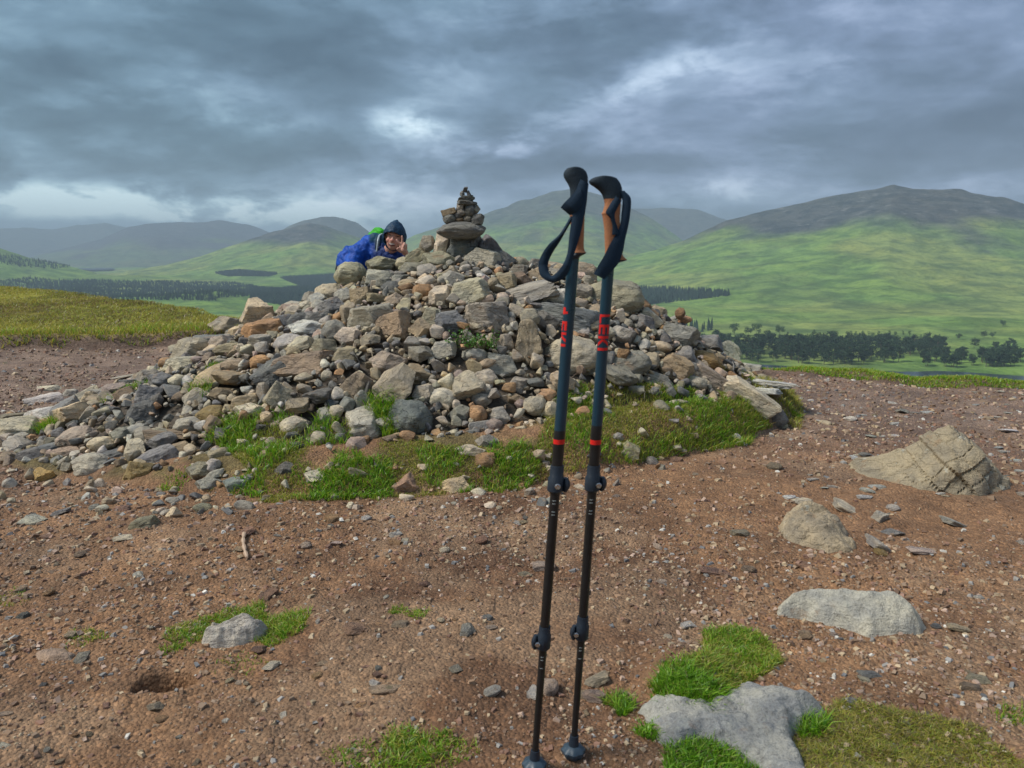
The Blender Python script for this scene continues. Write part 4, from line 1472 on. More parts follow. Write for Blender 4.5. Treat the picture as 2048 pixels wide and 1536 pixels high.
def tuft_points(px, py, rad, n, surf=plateau):
    P = hit(px, py, surf)[0]
    a = rng.uniform(0, 6.28, n); r = rad * np.sqrt(rng.random(n)) * (1 + .25 * np.sin(a * 3 + px))
    x, y = P[0] + r * np.cos(a), P[1] + r * np.sin(a)
    return np.stack([x, y, surf(x, y)], -1)


sk = []
RIGHT = [(1105, 800), (1130, 772), (1200, 765), (1330, 772), (1400, 785), (1480, 825), (1508, 860), (1500, 885), (1380, 900), (1250, 930), (1150, 950), (1060, 965), (1070, 900)]
sk.append(blades(poly_points(RIGHT, 46000, core, patch=(2.2, -.55), seed=201), .026, .0020, .9, G_MOSS, 2, .14))
sk.append(blades(poly_points(RIGHT, 26000, core, patch=(2.6, .15), seed=202), .036, .0024, .7, G_LUSH, 2, .02))
LIP = [(1230, 895), (1380, 868), (1480, 850), (1512, 865), (1500, 893), (1390, 908), (1260, 935)]
sk.append(blades(poly_points(LIP, 16000, core), .05, .0024, 1.0, np.vstack([G_LUSH, G_MOSS[:3]]), 2, .10))
FRONT = [(1100, 890), (1100, 965), (1000, 985), (850, 995), (700, 1000), (560, 1005), (440, 1005), (420, 985), (500, 950), (430, 890), (450, 850), (560, 815), (690, 800), (770, 800), (860, 890), (1000, 905)]
sk.append(blades(poly_points(FRONT, 60000, core, patch=(2.4, -.22), seed=203), .020, .0020, .9, G_MOSS, 2, .18))
sk.append(blades(poly_points(FRONT, 34000, core, patch=(2.6, .16), seed=204), .034, .0026, .7, G_LUSH, 2, .03))
for (u, v, rd, n, hh) in [(400, 780, .10, 500, .09), (100, 855, .10, 600, .11), (235, 790, .14, 500, .07), (275, 775, .10, 350, .07), (300, 750, .08, 250, .05), (425, 735, .05, 150, .06),
                          (765, 820, .10, 900, .13), (780, 860, .06, 400, .11), (470, 865, .16, 1300, .10), (540, 905, .16, 1200, .09), (650, 870, .14, 800, .08), (500, 975, .10, 500, .07),
                          (740, 955, .16, 900, .06), (880, 930, .14, 900, .08), (1030, 925, .16, 1300, .08), (1000, 955, .14, 800, .06), (670, 965, .14, 900, .07), (1370, 750, .06, 250, .05),
                          (1500, 760, .07, 350, .05), (1440, 740, .05, 200, .05), (700, 930, .14, 800, .07), (1590, 835, .06, 500, .06), (350, 965, .10, 250, .05), (155, 825, .05, 150, .05)]:
    sk.append(blades(tuft_points(u, v, rd * .8, int(n * .55), core), hh * .62, .0027, .95, np.vstack([G_LUSH, G_MOSS[:1]]), 2, .08))
EDGE2 = [(1440, 790), (1490, 800), (1530, 835), (1545, 860), (1510, 872), (1480, 850), (1450, 815)]
sk.append(blades(poly_points(EDGE2, 9000, core), .034, .0022, .9, np.vstack([G_MOSS, G_LUSH[:2]]), 2, .12))
EDGE = [(1480, 750), (1530, 760), (1580, 775), (1608, 820), (1600, 860), (1570, 850), (1540, 800), (1500, 775)]
sk.append(blades(poly_points(EDGE, 14000, core), .045, .0024, .9, np.vstack([G_MOSS, G_OLIVE]), 2, .15))
grass_object(sk, 'green grass and moss growing round the foot of the cairn')

CLUMP = [(1395, 1300), (1420, 1268), (1470, 1262), (1530, 1285), (1575, 1330), (1560, 1352), (1490, 1370), (1455, 1400), (1400, 1405), (1320, 1380), (1300, 1372), (1350, 1340)]
tp = poly_points(CLUMP, 40000, soft=.02)
gc = [blades(tp, .022, .0016, .9, np.vstack([G_MOSS, G_LUSH[:2]]), 2, .06)]
for (u, v, rd, n, hh) in [(1360, 1375, .07, 900, .055), (1410, 1395, .06, 900, .05), (1330, 1372, .03, 300, .05), (1470, 1285, .08, 900, .035), (1245, 1420, .03, 260, .05), (1300, 1470, .03, 350, .035), (1440, 1400, .05, 500, .04)]:
    gc.append(blades(tuft_points(u, v, rd, n), hh * .75, .0017, .8, G_LUSH, 2, .03))
LOW = [(1330, 1500), (1360, 1490), (1420, 1488), (1480, 1500), (1520, 1545), (1560, 1600), (1330, 1600)]
gc.append(blades(poly_points(LOW, 9000), .028, .0018, .8, G_LUSH, 2, .05))
grass_object(gc, 'thick green turf clump round the foreground slab')
MOSS = [(1640, 1420), (1700, 1412), (1790, 1420), (1880, 1445), (1960, 1480), (2048, 1525), (2200, 1600), (2200, 1700), (1620, 1700), (1590, 1500), (1585, 1475)]
grass_object([blades(poly_points(MOSS, 90000, patch=(4, -.75), seed=231, soft=.05), .015, .0014, 1.2, np.vstack([G_MOSS, G_OLIVE[3:4], G_OLIVE[1:2]]), 2, .28),
              blades(poly_points([(1600, 1440), (1660, 1440), (1640, 1480), (1600, 1480)], 2500), .04, .0016, .8, G_LUSH, 2, .05)],
             'low yellow green mossy turf in the lower right corner')
gl = []
for (u, v, rd, n, hh) in [(570, 1252, .07, 1300, .035), (545, 1275, .05, 600, .03), (500, 1232, .05, 700, .035), (455, 1240, .05, 500, .028), (400, 1260, .07, 700, .03), (370, 1275, .05, 300, .028), (170, 1275, .05, 200, .025),
                          (835, 1228, .03, 260, .02), (795, 1222, .025, 200, .02), (830, 1500, .06, 900, .035), (800, 1525, .06, 700, .03), (900, 1510, .05, 350, .025), (720, 1515, .04, 200, .025),
                          (15, 1202, .06, 250, .02), (345, 1300, .03, 140, .025), (1230, 1405, .03, 200, .04), (690, 1505, .04, 150, .02), (480, 1330, .07, 140, .02), (2040, 1440, .05, 180, .04)]:
    gl.append(blades(tuft_points(u, v, rd * 1.15, n), hh * .7, .0016, .9, np.vstack([G_LUSH, G_MOSS[:3]]), 2, .08))
grass_object(gl, 'sparse grass tufts on the bare soil of the foreground')


def ring_points(n, plo, phi, off_lo, off_hi, base_y):
    p = rng.uniform(plo, phi, n)
    az = np.arctan((p - 1024) / F * math.cos(PITCH))
    b = np.interp(p, DE_X, base_y)
    r = b + rng.uniform(0, 1, n) * (off_hi - off_lo) + off_lo
    x, y = r * np.sin(az), r * np.cos(az)
    return x, y, r, p


x, y, r, p = ring_points(90000, -60, 640, 0.1, 16, DG_Y)
de_ = np.interp(p, DE_X, DE_Y) + .3
k = (r < de_) & (rng.random(len(r)) < .9)
x, y, r, p = x[k], y[k], r[k], p[k]
cl = fbm(x * .9, y * .9, o=4, s=210)
P = np.stack([x, y, tz(x, y)], -1)
d0 = r - np.interp(p, DE_X, DG_Y)
kn = [blades(P[cl > -.1], .042, .007, .9, G_OLIVE, 1, .10), blades(P[cl <= -.1], .036, .008, 1.0, np.vstack([G_OLIVE[[2, 4]], [[.22, .165, .07]]]), 1, .05),
      blades(P[(d0 < .55 + .5 * cl)], .085, .005, .9, np.vstack([G_LUSH[1:2], G_OLIVE[[3, 4, 1]]]), 2, .12)]
grass_object(kn, 'olive moor grass on the knoll left of the cairn')
x, y, r, p = ring_points(24000, 1380, 2200, 0.05, 1.1, DG_Y)
z = tz(x, y)
grass_object([blades(np.stack([x, y, z], -1), .032, .004, .9, np.vstack([G_LUSH, G_MOSS[:3]]), 2, .08)], 'bright green grass rim along the far right edge of the gravel')

# leafy little plant between the stones
plant = bpy.data.objects.new('bilberry_plant', None); COL.objects.link(plant)
Pp, _t = hit(948, 697)
plant.location = Pp
tag(plant, 'small bright green leafy plant growing between the cairn stones', 'plant')
Vl, Fl, Cl = [], [], []
mbs = MB()
for s_ in range(46):
    a = rng.uniform(0, 6.28); ln = rng.uniform(.05, .13)
    root = np.array([rng.uniform(-.13, .13), rng.uniform(-.05, .05), 0.0])
    dirv = np.array([math.cos(a) * .5, math.sin(a) * .4 - .25, rng.uniform(.5, 1.0)]); dirv /= np.linalg.norm(dirv)
    tip = root + dirv * ln
    tri = [[q + .0015 * np.array([math.cos(b), math.sin(b), 0]) for b in (0, 2.1, 4.2)] for q in (root, tip)]
    mbs.loft(tri)
    for k in range(12):
        q = root + (tip - root) * rng.uniform(.25, 1.0) + rng.normal(size=3) * .006
        u = rng.normal(size=3); u /= np.linalg.norm(u)
        v_ = np.cross(u, rng.normal(size=3)); v_ /= np.linalg.norm(v_)
        L, W = rng.uniform(.009, .016), rng.uniform(.005, .008)
        o_ = len(Vl)
        Vl += [q, q + u * L * .5 + v_ * W, q + u * L, q + u * L * .5 - v_ * W]
        Fl.append((o_, o_ + 1, o_ + 2, o_ + 3))
        c = np.array([[.09, .24, .03], [.14, .30, .045], [.06, .17, .025]][rng.integers(3)]) * rng.uniform(.8, 1.2)
        Cl += [c] * 4
tag(obj('leaves', mesh_np('leaves', np.array(Vl), np.array(Fl), np.array(Cl), [M_LEAF], False), plant), kind='stuff')
mbs.build('stems', plain('plant_stem', (.16, .12, .05), .7), plant)

# ------------------------------------------------------------------ trees in the valley
def crown_clumps(clumps, per, size, pal, r_):
    Vs, Cs = [], []
    for (c, rad) in clumps:
        n = int(per * (rad[0] * rad[1] * rad[2]) ** .33 * 10)
        d = r_.normal(size=(n, 3)); d /= np.linalg.norm(d, axis=1)[:, None]
        p = np.array(c) + d * np.array(rad) * r_.uniform(.55, 1.05, (n, 1))
        u = r_.normal(size=(n, 3)); u /= np.linalg.norm(u, axis=1)[:, None]
        v = np.cross(u, r_.normal(size=(n, 3))); v /= np.linalg.norm(v, axis=1)[:, None]
        s = size * r_.uniform(.6, 1.4, (n, 1))
        Vs.append(np.stack([p - u * s, p + u * s * .8 + v * s * .5, p + v * s * 1.2], 1).reshape(-1, 3))
        Cs.append(np.repeat(pal[r_.integers(len(pal), size=n)] * r_.uniform(.75, 1.2, (n, 1)), 3, 0))
    V = np.vstack(Vs)
    return V, np.arange(len(V)).reshape(-1, 3), np.vstack(Cs)


M_BARK = plain('bark', (.12, .085, .06), .9, .2, nscale=3.0, namp=.4)


def tree_proto(kind, seed):
    r_ = np.random.default_rng(seed)
    tr = MB()
    lean = r_.normal() * .03
    hh = .80 if kind == 'pine' else .6
    rings = []
    for i, t in enumerate(np.linspace(0, 1, 6)):
        rr = (.022 if kind != 'birch' else .014) * (1 - .75 * t)
        rings.append([(lean * t + rr * math.cos(a), rr * math.sin(a), hh * t) for a in np.linspace(0, 6.283, 7)[:-1]])
    tr.loft(rings)
    clumps = []
    nl = {'pine': 13, 'birch': 10, 'broadleaf': 13}[kind]
    for k in range(nl):
        a = r_.uniform(0, 6.28)
        z = {'pine': r_.uniform(.30, .95), 'birch': r_.uniform(.25, .9), 'broadleaf': r_.uniform(.3, .85)}[kind]
        w_ = {'pine': .17, 'birch': .15, 'broadleaf': .26}[kind] * (1.15 - abs(z - .6))
        c = (lean + math.cos(a) * w_, math.sin(a) * w_, z)
        p0 = np.array([lean * .7, 0, z * .72]); p1 = np.array(c)
        tr.loft([[q + .007 * np.array([math.cos(b), math.sin(b), 0]) for b in (0, 2.1, 4.2)] for q in (p0, p1)])
        q = r_.uniform(.8, 1.2)
        clumps.append((c, {'pine': (.15 * q, .15 * q, .095 * q), 'birch': (.11 * q, .11 * q, .12 * q), 'broadleaf': (.17 * q, .17 * q, .14 * q)}[kind]))
    pal = {'pine': np.array([[.030, .055, .028], [.045, .075, .034], [.022, .042, .024]]),
           'birch': np.array([[.075, .125, .045], [.10, .155, .055], [.055, .095, .035]]),
           'broadleaf': np.array([[.045, .085, .03], [.06, .105, .04], [.035, .065, .026]])}[kind]
    V, Fc, C = crown_clumps(clumps, 30, .05, pal * r_.uniform(.75, 1.7), r_)
    return tr.mesh('trunk', M_BARK), mesh_np('crown', V, Fc, C, [M_FAR], False)


TREE = {k: [tree_proto(k, 500 + 10 * i + j) for j in range(7)] for i, k in enumerate(('pine', 'birch', 'broadleaf'))}


def plant_tree(kind, x, y, h, label, group=None, name=None):
    z = float(tz(np.array([x]), np.array([y]))[0])
    e = bpy.data.objects.new(name or kind + '_tree', None)
    COL.objects.link(e)
    e.location = (x, y, z - .2)
    e.rotation_euler = (0, 0, random.uniform(0, 6.28))
    s = h * random.uniform(.95, 1.05)
    e.scale = (s * random.uniform(.85, 1.15), s * random.uniform(.85, 1.15), s)
    tm, cm = random.choice(TREE[kind])
    obj('trunk', tm, e); obj('crown', cm, e)
    return tag(e, label, 'tree', group)


def wood_points(poly, n, rlo, rhi, maxn):
    """points of the real ground that fall inside an area of the photograph"""
    pl_ = np.array(poly)
    plo, phi = pl_[:, 0].min(), pl_[:, 0].max()
    p = rng.uniform(plo - 40, phi + 40, n)
    az = np.arctan((p - 1024) / F * math.cos(PITCH))
    r = rng.uniform(rlo, rhi, n)
    x, y = r * np.sin(az), r * np.cos(az)
    z = tz(x, y)
    u, v, _ = proj(np.stack([x, y, z], -1))
    k = inpoly(u, v, poly) & (y + .24 * x > 1112)
    x, y, z = x[k][:maxn], y[k][:maxn], z[k][:maxn]
    return x, y, z


PINE_BELT = [(1395, 694), (1440, 690), (1500, 694), (1600, 690), (1700, 694), (1800, 690), (1890, 694), (1890, 703), (1830, 712), (1780, 735), (1650, 734), (1530, 732), (1400, 706)]
xs, ys, zs = wood_points(PINE_BELT, 9000, 960, 1400, 285)
for a, b in zip(xs, ys):
    plant_tree('pine', a, b, random.uniform(12, 26), 'dark pine in the wood along the far shore of the loch', 'pines along the loch')
xs, ys, zs = wood_points([(1825, 738), (1850, 716), (1960, 716), (2070, 722), (2080, 746), (1840, 744)], 9000, 950, 1400, 62)
for a, b in zip(xs, ys):
    plant_tree('pine', a, b, random.uniform(13, 21), 'dark pine in the grove at the right end of the loch', 'pines at the right end of the loch')
xs, ys, zs = wood_points([(1985, 690), (2080, 686), (2080, 704), (1985, 702)], 6000, 960, 1700, 14)
for a, b in zip(xs, ys):
    plant_tree('pine', a, b, random.uniform(11, 16), 'pine in the small group at the right edge above the grove', 'pines at the right edge')
xs, ys, zs = wood_points([(1560, 672), (1700, 668), (1880, 674), (1890, 688), (1720, 690), (1560, 688)], 9000, 1000, 1700, 100)
for a, b in zip(xs, ys):
    plant_tree('birch', a, b, random.uniform(7, 12), 'pale green birch in the scrub behind the pine wood', 'birches behind the pine wood')
for (u, v, hpx, kd, lb) in [(1468, 670, 24, 'broadleaf', 'leftmost lone broad tree on the moor behind the pine wood'), (1497, 672, 18, 'broadleaf', 'low lone tree second from the left behind the pine wood'),
                            (1512, 672, 24, 'broadleaf', 'lone round tree third from the left behind the pine wood'), (1534, 674, 15, 'broadleaf', 'low bushy tree fourth from the left behind the pine wood'),
                            (1559, 672, 22, 'broadleaf', 'upright lone tree just left of the birch scrub'), (1948, 696, 18, 'broadleaf', 'round lone tree on the moor right of the pine wood'),
                            (1916, 680, 13, 'broadleaf', 'small bushy tree right of the birch scrub'), (1968, 676, 13, 'broadleaf', 'left tree of the low row far right on the moor'),
                            (1985, 676, 12, 'broadleaf', 'right tree of the low row far right on the moor'), (2005, 655, 13, 'broadleaf', 'small solitary tree high on the right moor')]:
    Pf = far_hit(u, v)
    if Pf is not None:
        plant_tree(kd, Pf[0], Pf[1], hpx * np.linalg.norm(Pf) / F, lb, name='broadleaf_tree')


def spruces(xs, ys, zs, hlo, hhi, sides=6, tiers=3, seed=0):
    """one mesh of many spruce trees, each a trunkless spire of ragged tiers"""
    r_ = np.random.default_rng(seed)
    n = len(xs)
    h = r_.uniform(hlo, hhi, n)
    Vt, Ft = [], []
    for t in range(tiers):
        o = len(Vt)
        z0, z1 = t / tiers * .85, min(1, (t + 1.5) / tiers)
        rad = .20 * (1 - .8 * t / tiers)
        for s in range(sides):
            a = 6.283 * (s + .5 * (t % 2)) / sides
            k = 1.0 if s % 2 else .62
            Vt.append((rad * k * math.cos(a), rad * k * math.sin(a), z0 + (0 if s % 2 else .06)))
        Vt.append((0, 0, z1))
        Ft += [(o + s, o + (s + 1) % sides, o + sides) for s in range(sides)]
    Vt = np.array(Vt); Ft = np.array(Ft)
    a = r_.uniform(0, 6.28, n)
    c, s = np.cos(a)[:, None], np.sin(a)[:, None]
    wd = (h * r_.uniform(.85, 1.25, n))[:, None]
    V = np.stack([(Vt[:, 0] * c - Vt[:, 1] * s) * wd + xs[:, None], (Vt[:, 0] * s + Vt[:, 1] * c) * wd + ys[:, None], Vt[:, 2] * h[:, None] + zs[:, None] - .3], -1)
    pal = np.array([[.028, .055, .038], [.040, .072, .045], [.022, .044, .033]])
    C = pal[r_.integers(3, size=n)] * r_.uniform(.8, 1.25, (n, 1))
    return V.reshape(-1, 3), (Ft[None] + (np.arange(n) * len(Vt))[:, None, None]).reshape(-1, 3), np.repeat(C, len(Vt), 0)


def spruce_wood(polys, rlo, rhi, n, maxn, hlo, hhi, label, seed, tiers=3):
    parts = []
    for i, pl_ in enumerate(polys):
        x, y, z = wood_points(pl_, n, rlo, rhi, maxn)
        if len(x):
            parts.append(spruces(x, y, z, hlo, hhi, 6, tiers, seed + i))
    if not parts:
        return
    V, Fc, C = join(parts)
    tag(obj('spruce_wood', mesh_np('spruce_wood', V, Fc, C, [M_FAR], False)), label, 'wood', kind='stuff')


spruce_wood([[(1262, 612), (1290, 610), (1380, 601), (1455, 592), (1462, 588), (1400, 583), (1330, 580), (1262, 578)]], 1200, 3200, 60000, 1500, 14, 20,
            'dark spruce plantation on the hillside right of the round boulder', 601)
x, y, z = wood_points([(1316, 666), (1424, 666), (1424, 655), (1316, 652)], 20000, 950, 2200, 46)
for a, b, c in zip(x, y, z):
    V, Fc, C = spruces(np.array([0.0]), np.array([0.0]), np.array([0.3]), 17, 25, 8, 6, int(a * 10) % 1000)
    o = obj('spruce_tree', mesh_np('spruce_tree', V, Fc, C, [M_FAR], False), None, (a, b, c - .3))
    tag(o, 'dark spruce in the little stand behind the right flank of the cairn', 'tree', 'spruces behind the cairn')
spruce_wood([[(-40, 566), (60, 556), (110, 560), (300, 563), (470, 566), (520, 575), (505, 592), (440, 596), (430, 602), (300, 600), (150, 607), (60, 594), (-40, 584)],
             [(500, 574), (560, 578), (640, 570), (700, 560), (720, 600), (640, 612), (560, 610), (500, 600)],
             [(430, 546), (480, 541), (555, 548), (540, 553), (450, 552)], [(560, 556), (700, 548), (720, 562), (600, 572)]],
            1500, 5600, 260000, 11000, 8, 13, 'dark spruce forest across the valley left of the cairn', 620, 1)
spruce_wood([[(-60, 498), (20, 512), (80, 522), (140, 534), (110, 538), (40, 534), (-60, 520)]], 2600, 5200, 30000, 900, 12, 17, 'narrow dark wood on the far left slope', 640, 2)

# ------------------------------------------------------------------ trekking poles
FWD = np.array([0, math.cos(PITCH), -math.sin(PITCH)])


class Pole:
    def __init__(self, base_px, mid_px, ytop, label):
        B = ground_hit(*base_px)[0]
        self.y0 = B[1]
        self.root = bpy.data.objects.new('trekking_pole', None)
        COL.objects.link(self.root)
        self.root.location = B
        self.B = B
        tag(self.root, label, 'trekking pole', 'trekking poles')
        self.x0, self.v0 = base_px
        self.k = (mid_px[0] - base_px[0]) / (mid_px[1] - base_px[1])

    def ax(self, v):
        return self.x0 + self.k * (v - self.v0)

    def W(self, u, v, b=0.0):
        """point of the upright plane through the pole, b metres in front of it"""
        d = direction(u, v)
        return d * (self.y0 / d[1]) + np.array([0, 0, CAMZ]) + np.array([0, -b, 0]) - self.B

    def mpp(self, v):
        d = direction(self.ax(v), v)
        return float(np.dot(d * (self.y0 / d[1]), FWD)) / F

    def tube(self, name, rows, mat, parent=None, n=20, off=0.0):
        """rows: (photo row, radius in metres)"""
        mb = MB(); rings = []
        for v, r in rows:
            c = self.W(self.ax(v) + off, v)
            rings.append([c + np.array([math.cos(a) * r, math.sin(a) * r, 0]) for a in np.linspace(0, 2 * math.pi, n + 1)[:-1]])
        mb.loft(rings[::-1])
        return mb.build(name, mat, parent or self.root)

    def zoomxy(self, p):
        return 1040 + p[0] / 5.12, 320 + p[1] / 5.12

    def grip(self, name, rows, mat, depth=.0165, n=24, sq=2.4):
        """rows of (Y, left, right) in the enlarged view"""
        mb = MB(); rings = []
        rows = catmull(rows, 5)
        for Y, l, r in rows:
            u, v = self.zoomxy(((l + r) / 2, Y))
            hw = (r - l) / 2 / 5.12
            dd_ = min(depth, hw * .00105 * 1.15)
            ring = []
            for a in np.linspace(0, 2 * math.pi, n + 1)[:-1]:
                ca, sa = math.cos(a), math.sin(a)
                ring.append(self.W(u + hw * np.sign(ca) * abs(ca) ** (2 / sq), v, dd_ * np.sign(sa) * abs(sa) ** (2 / sq)))
            rings.append(ring)
        mb.loft(rings[::-1])
        return mb.build(name, mat, self.root, True, 60)

    def ribbon(self, name, L, R, b, mat, bow=.004, th=.0022):
        L = catmull(L, 6); R = catmull(R, 6)
        n = min(len(L), len(R))
        bs = np.interp(np.linspace(0, 1, n), np.linspace(0, 1, len(b)), b)
        mb = MB()
        front, back = [], []
        for i in range(n):
            f, g = [], []
            for j in range(6):
                t = j / 5
                p = L[i] * (1 - t) + R[i] * t
                u, v = self.zoomxy(p)
                bb = bs[i] + bow * (1 - (2 * t - 1) ** 2)
                f.append(self.W(u, v, bb)); g.append(self.W(u, v, bb - th))
            front.append(f); back.append(g[::-1])
        P = np.concatenate([np.array(front), np.array(back)], 1)
        mb.loft(P)
        return mb.build(name, mat, self.root, True, 50)

    def lettering(self, r, v_top, v_bot, turn, parent):
        """L E K I round the shaft, letters on their side, reading downwards"""
        lw = 0.62                                    # letter advance as share of letter height
        glyph = {'L': [[(0, 0), (.22, 0), (.22, 1), (0, 1)], [(.22, 0), (.8, 0), (.8, .2), (.22, .2)]],
                 'E': [[(0, 0), (.24, 0), (.24, 1), (0, 1)], [(.24, 0), (.85, 0), (.85, .22), (.24, .22)], [(.24, .39), (.85, .39), (.85, .61), (.24, .61)], [(.24, .78), (.85, .78), (.85, 1), (.24, 1)]],
                 'K': [[(0, 0), (.24, 0), (.24, 1), (0, 1)], [(.24, .42), (.62, 0), (.92, 0), (.44, .52)], [(.24, .55), (.44, .45), (.92, 1), (.62, 1)]],
                 'I': [[(0, 0), (.24, 0), (.24, 1), (0, 1)]]}
        adv = {'L': .90, 'E': 1.0, 'K': 1.05, 'I': .24}
        tot_ = sum(adv[c] for c in 'LEKI')
        m = (v_bot - v_top) / tot_                    # photo rows per letter unit
        arc = 2.05 / 2                                # half of the angle that the letter height spans
        mb = MB()
        pos = 0.0
        for ch in 'LEKI':
            for q in glyph[ch]:
                q = np.array(q, float)
                n = 8
                P = np.zeros((n + 1, 3, 3))
                for i in range(n + 1):
                    for j in range(3):
                        s, t = i / n, j / 2
                        a = q[0] * (1 - t) + q[1] * t
                        b = q[3] * (1 - t) + q[2] * t
                        uu, hh_ = a * (1 - s) + b * s
                        v = v_top + (pos + uu) * m
                        # top of the letters points right: height 0 lies left, 1 lies right
                        ang = turn + (-arc + 2 * arc * hh_)
                        c = self.W(self.ax(v), v)
                        P[i, j] = c + np.array([math.sin(ang), -math.cos(ang), 0]) * (r + .0004)
                mb.grid(P)
            pos += adv[ch]
        o = mb.build('lettering', M_RED, parent, False)
        return o


M_SHAFT = plain('pole_blue', (.010, .042, .070), .32, .5, nscale=20, namp=.2, b=.02)
M_BLACK = plain('pole_black', (.012, .012, .013), .38, .5, nscale=40, namp=.2, b=.03)
M_PLASTIC = plain('pole_plastic', (.013, .022, .036), .5, .5, nscale=120, namp=.2)
M_RUBBER = plain('grip_rubber', (.014, .028, .042), .75, .4, nscale=300, namp=.25, b=.4)
M_CORK = plain('cork', (.40, .175, .085), .8, .3, nscale=260, namp=.35, b=.4)
M_STRAP = plain('strap_webbing', (.010, .030, .058), .78, .3, nscale=500, namp=.4, b=.5)
M_RED, _t = material('red_print'); finish(_t, (.72, .018, .014), .45)
M_STEEL = plain('screw_steel', (.55, .56, .58), .28, .5, 1.0, 200, .1)
M_MARK, _t = material('scale_print'); finish(_t, (.42, .46, .45), .6)

